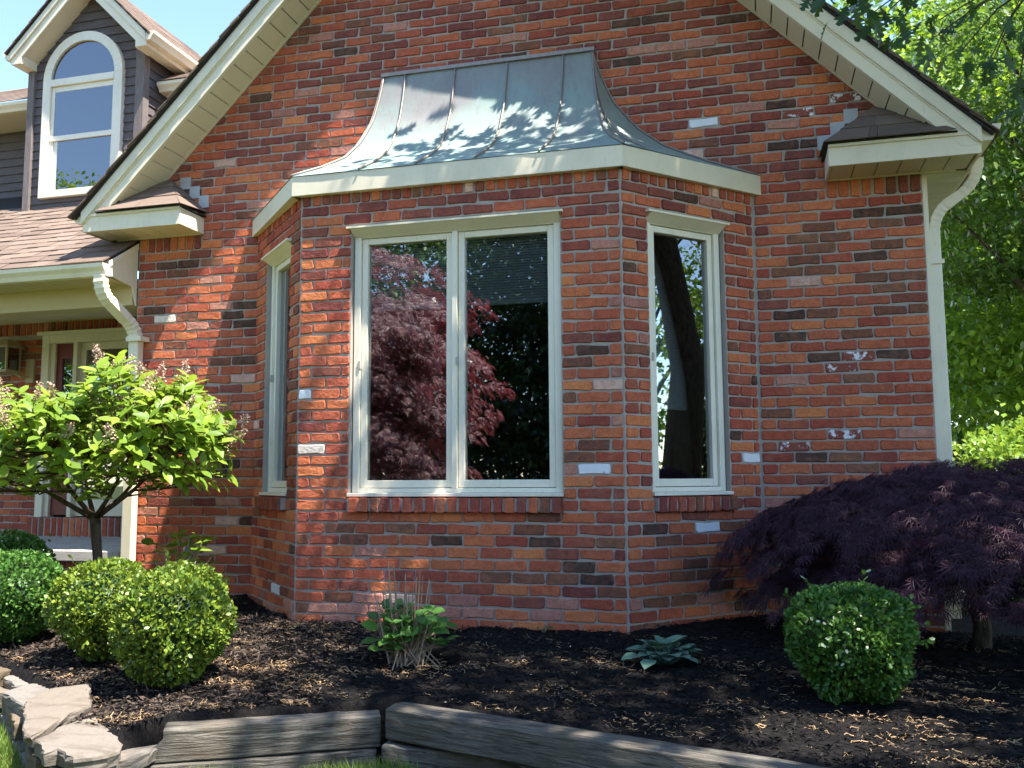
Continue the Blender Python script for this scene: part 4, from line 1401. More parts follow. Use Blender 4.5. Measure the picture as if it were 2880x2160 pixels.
# main wing behind: siding, eave, gutter, roof
m_ = MB()
m_.box(-9.8, -7.3, 1.94, 2.1, 3.5, 5.3)
m_.box(-6.2, -4.6, 1.94, 2.1, 3.5, 5.3)
wing = obj('upper_wall', m_, M_SIDING, house)
z = 3.95
while z < 5.05:
    pm = MB(); lap(pm, -9.8, -7.45, -9.8, -7.45, 1.94, z, z + 0.0985)
    obj('siding_board', pm, M_SIDING, wing)
    z += 0.0985
for x0, x1 in ((-9.8, -7.49), (-6.0, -4.7)):
    m_ = MB()
    m_.box(x0, x1, 1.50, 1.945, 5.055, 5.065)
    m_.box(x0, x1, 1.482, 1.499, 5.055, 5.16)
    obj('upper_soffit', m_, M_CREAM2, house)
    m_ = MB()
    gp = [(1.48, 5.06), (1.44, 5.06), (1.425, 5.09), (1.395, 5.12), (1.39, 5.152), (1.48, 5.152)]
    m_.prism([(x0, y, z) for y, z in gp], (x1 - x0, 0, 0))
    obj('upper_gutter', m_, M_GUT, house)
    m_ = MB()
    for c in range(9 if x0 < -7 else 4):
        y0 = 1.41 + c * 0.117
        x = x0
        while x < x1:
            w = min(random.uniform(0.17, 0.3), x1 - x)
            zz = 5.165 + (y0 - 1.41) * ROOF_S
            m_.obox((x, y0, zz + 0.008), (w - 0.004, 0, 0), (0, 0.155, 0.155 * ROOF_S - 0.008), (0, -0.005, 0.009))
            x += w
    obj('shingle_courses', m_, M_SHING, house, kind='stuff')

# ---- lantern on the porch wall
lan = thing('wall_lantern', 'square brass wall lantern with clear panes on the shaded porch wall', 'lantern', (-7.80, 1.58, 2.10))
m_ = MB()
lx0, lx1, ly0, ly1 = -7.93, -7.69, 1.34, 1.54
for x in (lx0, lx1 - 0.018):
    for y in (ly0, ly1 - 0.018):
        m_.box(x, x + 0.018, y, y + 0.018, 2.16, 2.40)
m_.box(lx0 - 0.005, lx1 + 0.005, ly0 - 0.005, ly1 + 0.005, 2.135, 2.16)
m_.box(lx0 - 0.02, lx1 + 0.02, ly0 - 0.02, ly1 + 0.02, 2.40, 2.42)
m_.prism([(lx0, ly0, 2.42), (lx1, ly0, 2.42), ((lx0 + lx1) / 2 + 0.03, 1.44, 2.5), ((lx0 + lx1) / 2 - 0.03, 1.44, 2.5)], (0, 0.2, 0))
obj('frame', m_, M_BRASS, lan)
m_ = MB(); m_.tube([(-7.81, 1.44, 2.16), (-7.81, 1.44, 2.28)], 0.012, 8); m_.tube([(-7.76, 1.44, 2.16), (-7.76, 1.44, 2.25)], 0.012, 8)
obj('candle', m_, M_CREAM, lan)
for (a, b, c, d) in ((lx0 + 0.018, lx1 - 0.018, ly0 + 0.006, ly0 + 0.009), (lx0 + 0.018, lx1 - 0.018, ly1 - 0.009, ly1 - 0.006)):
    m_ = MB(); m_.box(a, b, c, d, 2.161, 2.399)
    obj('pane', m_, M_GLASS, lan)
m_ = MB(); m_.box(lx1 - 0.009, lx1 - 0.006, ly0 + 0.018, ly1 - 0.018, 2.161, 2.399)
obj('pane', m_, M_GLASS, lan)
m_ = MB(); m_.box(-7.64, -7.54, 1.555, 1.59, 2.03, 2.29); m_.tube([(-7.6, 1.56, 2.1), (-7.62, 1.48, 2.08), (-7.70, 1.45, 2.14)], 0.012, 6)
obj('back_plate', m_, M_BRASS, lan)

# ------------------------------------------------------------------ ground
LAWN_Z = -0.28
def ss(a, b, x):
    t = np.clip((np.asarray(x, float) - a) / (b - a), 0, 1)
    return t * t * (3 - 2 * t)
class VNoise:
    def __init__(s, seed):
        s.g = np.random.default_rng(seed).random((256, 256))
    def __call__(s, x, y):
        x, y = np.asarray(x, float), np.asarray(y, float)
        xi, yi = np.floor(x).astype(int), np.floor(y).astype(int)
        fx, fy = x - xi, y - yi
        fx, fy = fx * fx * (3 - 2 * fx), fy * fy * (3 - 2 * fy)
        g = s.g
        a, b = g[xi % 256, yi % 256], g[(xi + 1) % 256, yi % 256]
        c, d = g[xi % 256, (yi + 1) % 256], g[(xi + 1) % 256, (yi + 1) % 256]
        return (a * (1 - fx) + b * fx) * (1 - fy) + (c * (1 - fx) + d * fx) * fy
VN = [VNoise(i) for i in range(6)]
def fbm(x, y, sc, o=4):
    r = 0
    for i in range(o):
        r = r + (VN[i](x * sc * 2 ** i + 7.3 * i, y * sc * 2 ** i + 3.1 * i) - 0.5) * 0.55 ** i
    return r
BND_X = np.array([-7.0, -4.6, -4.2, -3.9, -3.55, -3.25, -2.95, -2.6, -2.55, -1.66, 0.2, 6.0])
BND_Y = np.array([-1.95, -2.12, -2.22, -2.36, -2.56, -2.78, -3.10, -3.22, -2.97, -2.51, -3.09, -4.7])
def bed_front(x):
    return np.interp(x, BND_X, BND_Y)
def ground_z(x, y, fine=True):
    x, y = np.asarray(x, float), np.asarray(y, float)
    z = 0.025 - 0.05 * ss(-1.0, -2.6, y) - 0.085 * ss(0.1, 1.3, x) * ss(-2.6, -1.4, y) - 0.035 * ss(-2.2, -2.7, y) * ss(-1.5, -1.9, x)
    z = z + (LAWN_Z - z) * np.maximum(ss(3.0, 5.0, x), ss(0.8, 2.5, y) * ss(1.0, 1.6, x))
    z = z + 0.045 * fbm(x, y, 1.6, 3)
    if fine:
        z = z + 0.018 * fbm(x + 11, y, 17, 4) + 0.016 * np.abs(fbm(x, y * 1.5 + 5, 38, 2))
    z = z + 0.03 * np.exp(-((y + 0.0) / 0.12) ** 2) * (x < -3.95)
    return z
step = 0.026
gx = np.arange(-7.0, 4.2, step)
gy = np.arange(-4.0, 0.06, step)
GX, GY = np.meshgrid(gx, gy, indexing='ij')
GZ = ground_z(GX, GY)
GZ = GZ - np.clip(bed_front(GX) - GY, 0, 0.09) * 3.2
nx, ny = GX.shape
keep = GY[:-1, :-1] >= bed_front(GX[:-1, :-1]) - 0.085
idx = np.arange(nx * ny).reshape(nx, ny)
qf = np.stack([idx[:-1, :-1], idx[1:, :-1], idx[1:, 1:], idx[:-1, 1:]], -1)[keep]
used, inv = np.unique(qf.ravel(), return_inverse=True)
Vg = np.stack([GX.ravel(), GY.ravel(), GZ.ravel()], 1)[used]
bed = link('mulch_bed', np_mesh('mulch_bed', Vg, inv.reshape(-1, 4), [M_MULCH]), None, None, kind='structure')
bed['label'] = 'black mulch bed with tan catkins between the house and the timber edging'
# ground beside the house
gx2 = np.arange(1.0, 9.01, 0.2); gy2 = np.arange(0.0, 9.01, 0.2)
GX2, GY2 = np.meshgrid(gx2, gy2, indexing='ij')
GZ2 = ground_z(GX2, GY2, False) - 0.004
idx = np.arange(GX2.size).reshape(GX2.shape)
link('side_yard', np_mesh('side_yard', np.stack([GX2.ravel(), GY2.ravel(), GZ2.ravel()], 1), np.stack([idx[:-1, :-1], idx[1:, :-1], idx[1:, 1:], idx[:-1, 1:]], -1).reshape(-1, 4), [M_MULCH]), None, None, kind='structure')
mb = MB()
mb.add([(-160, -160, LAWN_Z), (160, -160, LAWN_Z), (160, 160, LAWN_Z), (-160, 160, LAWN_Z)], [(0, 1, 2, 3)])
lawn = obj('lawn', mb, M_SOIL, None, kind='structure')

# shredded bark and fallen catkins
n = 70000
cx = rng.uniform(-4.6, 2.6, n); cy = rng.uniform(-3.3, 0.0, n)
ok = (cy > bed_front(cx) + 0.02) & ~((cx < -3.9) & (cy > -0.02)) & ~((cx > -3.2) & (cx < -0.75) & (cy > -0.84))
cx, cy = cx[ok], cy[ok]
n = len(cx)
P = np.stack([cx, cy, ground_z(cx, cy) + rng.uniform(0.0, 0.012, n)], 1)
A = np.stack([rng.normal(size=n) * 1.2, rng.normal(size=n) * 0.7, rng.normal(size=n) * 0.28], 1)
N = np.stack([rng.normal(size=n) * 0.5, rng.normal(size=n) * 0.5, np.ones(n)], 1)
V, T = cloud(P, A, N, rng.uniform(0.012, 0.045, n), *leaf_rhomb(0.11, 0.04))
link('mulch_chips', np_mesh('mulch_chips', V, T, [M_CHIP]), None, None, kind='stuff')
n = 105000
cx = rng.uniform(-4.4, 2.4, n); cy = rng.uniform(-3.3, -0.02, n)
dens = fbm(cx * 0.6 + cy * 0.2, cy * 1.7, 5.0, 4)
dens2 = fbm(cx + 30, cy, 1.3, 3)
wgt = ss(0.04, 0.40, dens) * (0.40 + ss(-0.15, 0.3, dens2)) * (0.55 + 0.55 * ss(-2.0, -3.0, cx + 0.4 * (cy + 1)))
ok = (rng.random(n) < wgt * 0.85) & (cy > bed_front(cx) + 0.03) & ~((cx > -3.2) & (cx < -0.75) & (cy > -0.84))
cx, cy = cx[ok], cy[ok]
n = len(cx)
print('catkins', n)
P = np.stack([cx, cy, ground_z(cx, cy) + rng.uniform(0.006, 0.016, n)], 1)
A = np.stack([rng.normal(size=n) * 1.3, rng.normal(size=n) * 0.8, rng.normal(size=n) * 0.15], 1)
N = np.stack([rng.normal(size=n) * 0.4, rng.normal(size=n) * 0.4, np.ones(n)], 1)
tv, tf = [], []
for i in range(5):
    x = i / 4
    yy = 0.20 * math.sin(x * 5.0)
    tv += [(x, yy - 0.045, 0.05 * math.sin(x * 9)), (x, yy + 0.045, 0.05 * math.sin(x * 9) + 0.03)]
for i in range(4):
    tf += [(2 * i, 2 * i + 2, 2 * i + 3), (2 * i, 2 * i + 3, 2 * i + 1)]
V, T = cloud(P, A, N, rng.uniform(0.012, 0.038, n), tv, tf)
link('fallen_catkins', np_mesh('fallen_catkins', V, T, [M_CATKIN]), None, None, kind='stuff')
n = 26000  # faded brown chips, denser where the mulch lies in sun, to lift its tone
cx = rng.uniform(-4.4, -1.6, n); cy = rng.uniform(-3.2, -0.5, n)
ok = (rng.random(n) < ss(-1.9, -2.7, cx + 0.25 * cy + 0.3 + 0.5 * fbm(cx, cy, 2.0, 3))) & (cy > bed_front(cx) + 0.03) & ~((cx > -3.2) & (cy > -0.84))
cx, cy = cx[ok], cy[ok]
n = len(cx)
P = np.stack([cx, cy, ground_z(cx, cy) + rng.uniform(0.004, 0.014, n)], 1)
A = np.stack([rng.normal(size=n) * 1.2, rng.normal(size=n) * 0.7, rng.normal(size=n) * 0.25], 1)
N = np.stack([rng.normal(size=n) * 0.5, rng.normal(size=n) * 0.5, np.ones(n)], 1)
V, T = cloud(P, A, N, rng.uniform(0.012, 0.05, n), *leaf_rhomb(0.13, 0.04))
link('bark_litter', np_mesh('bark_litter', V, T, [M_LITTER]), None, None, kind='stuff')
n = 60
cx = rng.uniform(-3.4, 1.2, n); cy = rng.uniform(-2.6, -1.0, n)
P = np.stack([cx, cy, ground_z(cx, cy) + 0.012], 1)
V, T = cloud(P, rand_dirs(n) * [1, 1, 0.2], rand_dirs(n) * 0.3 + [0, 0, 1], rng.uniform(0.008, 0.014, n), *leaf_round())
link('fallen_petals', np_mesh('fallen_petals', V, T, [L_WHITE]), None, None, kind='stuff')

# ------------------------------------------------------------------ timber edging
tw = thing('timber_retaining_wall', 'low retaining wall of weathered grey landscape timbers along the mulch bed', 'retaining wall', (-1.66, -2.66, LAWN_Z))
def timber(x, y, ztop, ang, length, w=0.14, h=0.138, bev_end=0.0, roll=0.0):
    NS = 14
    V, F = [], []
    for i in range(NS + 1):
        fx = length * i / NS
        jit = lambda s=0.003: random.uniform(-s, s)
        sh = bev_end if i == NS else 0.0
        ring = [(fx, 0 + jit(), -h + jit()), (fx, w + jit(), -h + jit()), (fx - sh, w + jit(), -0.004 + jit()), (fx - sh, w * 0.5, 0.002 + jit()), (fx - sh, 0 + jit(0.004), -0.003 + jit(0.004)), (fx - sh * 0.4, -0.002 + jit(), -h * 0.5)]
        V += ring
    for i in range(NS):
        for k in range(6):
            F.append((i * 6 + k, (i + 1) * 6 + k, (i + 1) * 6 + (k + 1) % 6, i * 6 + (k + 1) % 6))
    F.append(tuple(range(6)))
    F.append(tuple(NS * 6 + k for k in range(5, -1, -1)))
    m_ = MB(); m_.add(V, F)
    me = m_.mesh('timber')
    import bmesh
    bm = bmesh.new(); bm.from_mesh(me); bmesh.ops.recalc_face_normals(bm, faces=bm.faces); bm.to_mesh(me); bm.free()
    o = bpy.data.objects.new('timber', me)
    col.objects.link(o)
    me.materials.append(M_TIMBER)
    o.parent = tw
    o.matrix_parent_inverse = Matrix.Translation(-tw.location)
    o.location = (x, y, ztop)
    o.rotation_euler = (roll, 0, ang)
    b = o.modifiers.new('bevel', 'BEVEL'); b.width = 0.006; b.segments = 2; b.limit_method = 'ANGLE'
    return o
timber(-1.652, -2.690, -0.018, math.atan2(-0.285, 0.959), 2.6)
# the left timber runs to the left and towards the viewer
o = timber(-1.690, -2.648, -0.064, math.atan2(-0.475, -0.88), 0.98, bev_end=0.12)
o.scale = (1, -1, 1)
timber(-1.66, -2.71, -0.170, -0.115, 0.66, h=0.13)
timber(-1.0, -2.855, -0.165, -0.30, 1.9, h=0.13)
o = timber(-1.70, -2.665, -0.207, math.atan2(-0.475, -0.88), 1.1, h=0.13)
o.scale = (1, -1, 1)

# ------------------------------------------------------------------ flagstones
st = thing('flagstone_edging', 'dry stacked tan flagstone edging at the left end of the bed', 'stone edging', (-3.2, -2.9, LAWN_Z))
def flagstone(poly, zt, th, tilt=(0, 0), under=0.0):
    pts = [np.array(p, float) for p in poly]
    c = sum(pts) / len(pts)
    out = []
    for i in range(len(pts)):
        a, b = pts[i], pts[(i + 1) % len(pts)]
        L = np.linalg.norm(b - a)
        k = max(1, int(L / 0.05))
        for j in range(k):
            p = a + (b - a) * j / k
            out.append(p + rng.normal(size=2) * 0.005)
    n = len(out)
    V, F = [], []
    def zz(p, z): return z + (p[0] - c[0]) * tilt[0] + (p[1] - c[1]) * tilt[1]
    for scl, dz in ((0.80, 0.002), (0.965, 0.0), (0.992, -0.006), (1.0, -0.018), (0.975, -th * 0.6), (0.96 + under, -th)):
        for p in out:
            r = c + (p - c) * scl * 0.985 + rng.normal(size=2) * (0.002 if scl > 0.9 else 0.0)
            V.append((r[0], r[1], zz(r, zt + dz) + rng.normal() * (0.0012 if scl > 0.9 else 0.001)))
    for L in range(5):
        for k in range(n):
            F.append((L * n + k, (L + 1) * n + k, (L + 1) * n + (k + 1) % n, L * n + (k + 1) % n))
    F.append(tuple(range(n)))
    F.append(tuple(5 * n + k for k in range(n - 1, -1, -1)))
    m_ = MB(); m_.add(V, F)
    me = m_.mesh('stone')
    import bmesh
    bm = bmesh.new(); bm.from_mesh(me); bmesh.ops.recalc_face_normals(bm, faces=bm.faces); bm.to_mesh(me); bm.free()
    link('stone', me, M_STONE, st)
flagstone([(-4.302, -2.123), (-4.174, -2.04), (-3.941, -2.207), (-3.941, -2.255), (-4.002, -2.348), (-3.945, -2.485), (-4.2, -2.40)], -0.045, 0.07)
flagstone([(-3.972, -2.387), (-4.001, -2.317), (-3.888, -2.252), (-3.782, -2.266), (-3.614, -2.349), (-3.63, -2.411), (-3.725, -2.463), (-3.778, -2.518)], -0.068, 0.06, (0.0, 0.05))
flagstone([(-3.676, -2.697), (-3.729, -2.506), (-3.616, -2.402), (-3.432, -2.478), (-3.379, -2.574), (-3.435, -2.716), (-3.377, -2.883), (-3.44, -2.852)], -0.062, 0.055)
flagstone([(-3.392, -2.864), (-3.421, -2.662), (-3.285, -2.56), (-2.967, -2.931), (-2.965, -3.125), (-2.912, -3.227), (-2.886, -3.371), (-2.95, -3.352)], -0.034, 0.05, (0.02, 0.03))
flagstone([(-2.884, -3.354), (-2.926, -3.183), (-2.93, -3.067), (-2.888, -3.0), (-2.5, -3.312), (-2.453, -3.383), (-2.489, -3.485), (-2.547, -3.529), (-2.691, -3.456), (-2.72, -3.479)], -0.056, 0.06)
flagstone([(-2.833, -3.337), (-2.69, -3.395), (-2.641, -3.225), (-2.50, -3.05), (-2.50, -3.157), (-2.50, -3.248), (-2.559, -3.341), (-2.627, -3.469), (-2.732, -3.436)], -0.128, 0.06)
flagstone([(-3.076, -3.193), (-3.066, -3.164), (-2.9, -3.10), (-2.8, -3.2), (-2.833, -3.337), (-2.856, -3.374), (-2.962, -3.303)], -0.128, 0.08)
flagstone([(-3.829, -2.538), (-3.6, -2.50), (-3.40, -2.70), (-3.25, -2.85), (-3.306, -2.919), (-3.344, -2.97)], -0.12, 0.08)
flagstone([(-3.811, -2.559), (-3.70, -2.53), (-3.40, -2.80), (-3.495, -2.842), (-3.67, -2.689)], -0.20, 0.08)
flagstone([(-3.473, -2.857), (-3.40, -2.78), (-3.15, -3.02), (-3.213, -3.082), (-3.334, -2.982)], -0.203, 0.08)
flagstone([(-3.264, -3.024), (-3.18, -2.98), (-3.0, -3.10), (-2.903, -3.20), (-2.95, -3.28), (-3.131, -3.149)], -0.21, 0.08)
flagstone([(-4.25, -2.22), (-3.988, -2.326), (-3.80, -2.45), (-3.909, -2.517), (-4.1, -2.42)], -0.118, 0.08)
flagstone([(-4.75, -1.92), (-4.45, -1.90), (-4.30, -2.08), (-4.32, -2.24), (-4.6, -2.15)], -0.05, 0.08)

# ------------------------------------------------------------------ grass
def grass(name, xs, ys, nb, hmin, hmax, test):
    x = rng.uniform(*xs, nb); y = rng.uniform(*ys, nb)
    ok = test(x, y)
    x, y = x[ok], y[ok]
    n = len(x)
    P = np.stack([x, y, np.full(n, LAWN_Z)], 1)
    A = np.stack([rng.normal(size=n) * 0.3, rng.normal(size=n) * 0.3, np.ones(n)], 1)
    N = rand_dirs(n) * [1, 1, 0.1]
    tv = [(0, -0.022, 0), (0, 0.022, 0), (0.55, -0.018, 0.05), (0.55, 0.018, 0.05), (1.0, 0, 0.24)]
    tf = [(0, 1, 3), (0, 3, 2), (2, 3, 4)]
    hm = hmin + (hmax - hmin) * np.clip(fbm(x, y, 3.0, 3) + 0.45, 0, 1) * rng.uniform(0.5, 1.1, n)
    V, T = cloud(P, A, N, hm, tv, tf)
    link(name, np_mesh(name, V, T, [L_GRASS]), None, None, kind='stuff')
grass('grass', (-5.5, -2.6), (-4.6, -2.1), 60000, 0.05, 0.13, lambda x, y: y < np.interp(x, [-5.5, -4.3, -3.85, -3.45, -3.15, -2.9, -2.55], [-1.95, -2.3, -2.58, -2.88, -3.12, -3.3, -3.6]))
grass('tall_grass', (-2.7, -0.9), (-3.5, -2.72), 11000, 0.03, 0.13, lambda x, y: (y < np.interp(x, [-2.7, -1.68, -0.9], [-3.25, -2.72, -2.86])) & (y > np.interp(x, [-2.7, -1.68, -0.9], [-3.25, -2.72, -2.86]) - 0.22))
grass('far_grass', (-9, 5), (-9, -3.4), 30000, 0.05, 0.09, lambda x, y: np.hypot(x + 0.07, y + 6.5) > 0.9)

# ------------------------------------------------------------------ plants
def leaf_objects(name, parent, tmpl, mat, P, A, N, S):
    tv, tf = tmpl
    me = np_mesh(name, tv, tf, [mat])
    A = unit(np.asarray(A, float)); N = np.asarray(N, float)
    N = unit(N - A * np.sum(N * A, 1, keepdims=True))
    B = np.cross(N, A)
    r = parent
    loc = Vector(r.location)
    for p, a, b, n_, s in zip(P, A, B, N, S):
        o = bpy.data.objects.new(name, me)
        col.objects.link(o)
        o.parent = parent
        o.matrix_parent_inverse = Matrix.Translation(-loc)
        o.matrix_basis = Matrix(((a[0] * s, b[0] * s, n_[0] * s, p[0]), (a[1] * s, b[1] * s, n_[1] * s, p[1]), (a[2] * s, b[2] * s, n_[2] * s, p[2]), (0, 0, 0, 1)))

def split_leaves(parent, tmpl, mat, P, A, N, S, limit=300, name='leaf', stuff='foliage'):
    P, A, N, S = (np.asarray(a, float) for a in (P, A, N, S))
    pix = to_px_np(P)
    inside = (pix[:, 0] > 0) & (pix[:, 0] < 2880) & (pix[:, 1] > 0) & (pix[:, 1] < 2160)
    d = np.linalg.norm(P - CAM, axis=1)
    facing = np.abs(np.sum(unit(N) * unit(CAM - P), 1))
    score = np.where(inside, S * (0.35 + facing) / d ** 3, 0)
    order = np.argsort(-score)
    pick = order[:limit]
    pick = pick[score[pick] > 0]
    m = np.zeros(len(P), bool)
    m[pick] = True
    leaf_objects(name, parent, tmpl, mat, P[m], A[m], N[m], S[m])
    if (~m).any():
        V, T = cloud(P[~m], A[~m], N[~m], S[~m], *tmpl)
        link(stuff, np_mesh(stuff, V, T, [mat]), None, parent, kind='stuff')

# --- clipped boxwoods
def boxwood(label, base, rx, rz, mat, n=8500, p=2.2, size=0.027, seed=0, shoots=6):
    bz = float(ground_z(base[0], base[1], False))
    t = thing('boxwood', label, 'boxwood', (base[0], base[1], bz), 'clipped boxwoods in the mulch bed')
    d = rand_dirs(n)
    f = (np.abs(d[:, 0]) ** p + np.abs(d[:, 1]) ** p + np.abs(d[:, 2]) ** p) ** (-1 / p)
    lump = 1 + 0.17 * fbm(d[:, 0] * 2 + seed * 3.1 + 9, d[:, 2] * 2 + d[:, 1] * 1.3 + 4, 1.6, 3)
    r = f * lump * (1 - np.abs(rng.normal(size=n)) * 0.055)
    taper = 1 - 0.30 * ss(0.05, -1.0, d[:, 2])
    c = np.array([base[0], base[1], bz + rz * 1.02])
    P = c + np.stack([d[:, 0] * r * rx * taper, d[:, 1] * r * rx * taper, d[:, 2] * r * rz], 1)
    A = d * 0.6 + rand_dirs(n) * 0.8 + [0, 0, 0.35]
    N = d * 0.8 + rand_dirs(n) * 0.75 + [0, 0, 0.2]
    S = rng.uniform(0.6, 1.1, n) * size
    for k in range(shoots):
        dd = unit(rng.normal(size=3) * [1, 1, 0.5] + [0, -0.5, 0.3])
        q0 = c + dd * [rx, rx, rz] * 0.95
        for j in range(9):
            pp = q0 + dd * 0.012 * j
            P = np.vstack([P, pp]); A = np.vstack([A, dd + rng.normal(size=3) * 0.8]); N = np.vstack([N, rng.normal(size=3)]); S = np.append(S, size)
    V, T = cloud(P, A, N, S, *leaf_round())
    link('foliage', np_mesh('foliage', V, T, [mat]), None, t)
    mb = MB()
    for k in range(7):
        a = 2 * math.pi * k / 7
        top = (c[0] + math.cos(a) * rx * 0.55, c[1] + math.sin(a) * rx * 0.55, c[2])
        mb.tube([(base[0] + 0.02 * math.cos(a), base[1] + 0.02 * math.sin(a), bz - 0.02), ((base[0] + top[0]) / 2, (base[1] + top[1]) / 2, bz + rz * 0.4), top], [0.014, 0.011, 0.006], 5)
    obj('stems', mb, M_BARK2, t)
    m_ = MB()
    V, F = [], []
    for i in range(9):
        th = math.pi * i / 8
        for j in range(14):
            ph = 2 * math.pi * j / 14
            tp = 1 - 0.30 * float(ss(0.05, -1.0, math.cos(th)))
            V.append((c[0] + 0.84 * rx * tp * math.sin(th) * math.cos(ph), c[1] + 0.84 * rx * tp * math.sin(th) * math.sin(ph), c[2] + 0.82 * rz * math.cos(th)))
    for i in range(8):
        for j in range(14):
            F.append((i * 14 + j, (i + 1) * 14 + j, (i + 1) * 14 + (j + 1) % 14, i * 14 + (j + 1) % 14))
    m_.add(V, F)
    obj('dark_core', m_, L_EVER, t)  # solid dark core stands in for the shade between the leaves
    return t, P, A, N
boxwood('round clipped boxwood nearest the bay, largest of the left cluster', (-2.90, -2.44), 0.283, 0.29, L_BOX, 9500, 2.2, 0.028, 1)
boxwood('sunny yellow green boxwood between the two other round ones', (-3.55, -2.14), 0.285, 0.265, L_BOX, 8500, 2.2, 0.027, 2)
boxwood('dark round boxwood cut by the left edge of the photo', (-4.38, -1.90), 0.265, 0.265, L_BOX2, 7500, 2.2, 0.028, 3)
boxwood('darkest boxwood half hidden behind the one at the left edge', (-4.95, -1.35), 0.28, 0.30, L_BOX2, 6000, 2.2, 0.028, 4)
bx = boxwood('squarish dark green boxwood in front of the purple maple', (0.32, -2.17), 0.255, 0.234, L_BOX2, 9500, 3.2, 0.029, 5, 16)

sel = rng.permutation(len(bx[1]))[:600]
sel = sel[np.argsort(np.linalg.norm(bx[1][sel] - CAM, axis=1))][:26]
V, T = cloud(bx[1][sel] + [0, -0.012, 0.01], bx[2][sel], bx[3][sel] * 0.3 + [0, -0.6, 0.6], np.full(len(sel), 0.019), *leaf_round())
link('pale_leaves', np_mesh('pale_leaves', V, T, [L_WHITE]), None, bx[0], kind='stuff')

# --- hydrangea tree
HB = np.array([-4.45, -1.1, 0.0])
hyd = thing('hydrangea_tree', 'small lime green hydrangea tree with dried brown flower heads by the porch', 'tree', tuple(HB))
mb = MB()
fork = np.array([-4.50, -1.1, 0.74])
mb.tube([HB + [0, 0, -0.03], HB + [0.02, 0, 0.2], HB + [-0.01, 0.0, 0.45], fork], [0.045, 0.036, 0.032, 0.036], 9)
obj('trunk', mb, M_BARK2, hyd, smooth=True)
tips = []
tries = 0
while len(tips) < 430 and tries < 6000:
    tries += 1
    a = random.uniform(0, 2 * math.pi)
    r = math.sqrt(random.uniform(0.02, 1.0))
    x, y = math.cos(a) * r, math.sin(a) * r
    X = -4.62 + x * (1.16 if x > 0 else 1.35)
    Y = -1.12 + y * 0.78
    top = 1.55 + 0.07 * math.sin(X * 13 + Y * 5) + 0.22 * math.exp(-((X + 3.98) / 0.34) ** 2) + 0.05 * math.sin(X * 7) - 0.42 * max(0, r - 0.45) ** 1.3
    bot = 0.90 + 0.10 * r
    if X > -3.72: top = min(top, 1.44)
    Z = top - abs(random.gauss(0, 0.12)) if random.random() < 0.6 else random.uniform(bot, top)
    if Z < bot: continue
    if any((X - t[0]) ** 2 + (Y - t[1]) ** 2 + (Z - t[2]) ** 2 < 0.062 ** 2 for t in tips): continue
    tips.append((X, Y, Z))
mains = []
mbb = MB()
for k in range(7):
    a = 2 * math.pi * k / 7 + 0.3
    e = np.array([-4.6 + math.cos(a) * 0.65, -1.1 + math.sin(a) * 0.4, 1.08 + 0.1 * random.random()])
    mid = (fork + e) / 2 + np.array([0, 0, -0.05])
    mbb.tube([fork - [0, 0, 0.03], mid, e], [0.02, 0.013, 0.008], 6)
    mains += [mid, e, (mid + e) / 2]
    mains += [fork + (mid - fork) * 0.6]
mbt = MB()
Pl, Al, Nl, Sl, heads = [], [], [], [], []
for (X, Y, Z) in tips:
    t = np.array([X, Y, Z])
    m0 = min(mains, key=lambda q_: np.linalg.norm(q_ - t) + 2.0 * max(0, q_[2] - t[2] + 0.05))
    c1 = (m0 + t) / 2 + np.array([0, 0, -0.04])
    mbt.tube([m0, c1, t], [0.008, 0.006, 0.004], 4, False)
    ax = unit((t - (m0 + [0, 0, -0.15])) * [1.1, 1.1, 0.8])
    ax = unit(ax + [0, 0, 0.45])
    phi = random.uniform(0, 6)
    for j in range(random.randint(6, 9)):
        phi += 2.4
        s_ = np.array([math.cos(phi), math.sin(phi), 0])
        side = unit(np.cross(ax, s_))
        out = unit(side * random.uniform(0.7, 1.2) + ax * random.uniform(0.15, 0.75))
        Pl.append(t - ax * 0.016 * j + rng.normal(size=3) * 0.006)
        Al.append(out)
        Nl.append(np.array([0.35, -0.2, 1.0]) * 0.8 + ax * 0.5 + rng.normal(size=3) * 0.3)
        Sl.append(random.uniform(0.085, 0.135))
    if Z > 1.18 and random.random() < 0.22:
        heads.append((t + ax * 0.03, ax))
obj('limbs', mbb, M_BARK2, hyd, smooth=True)
obj('twigs', mbt, M_BARK2, hyd)
split_leaves(hyd, leaf_ellipse(0.24, 0.06, 0.14), L_HYD, Pl, Al, Nl, Sl)
for t, ax in heads:
    n = 130
    h = rng.uniform(0, 1, n)
    L = random.uniform(0.09, 0.15)
    u1 = unit(np.cross(ax, [0.3, 1, 0.2])); u2 = np.cross(ax, u1)
    a = rng.uniform(0, 6.283, n); rr = (1 - h * 0.75) * 0.05 * np.sqrt(rng.uniform(0.1, 1, n))
    P = t + np.outer(h * L, ax) + np.outer(rr * np.cos(a), u1) + np.outer(rr * np.sin(a), u2)
    V, T = cloud(P, rand_dirs(n), rand_dirs(n), rng.uniform(0.010, 0.019, n), *leaf_round())
    link('flower_head', np_mesh('flower_head', V, T, [L_FLOWER]), None, hyd)

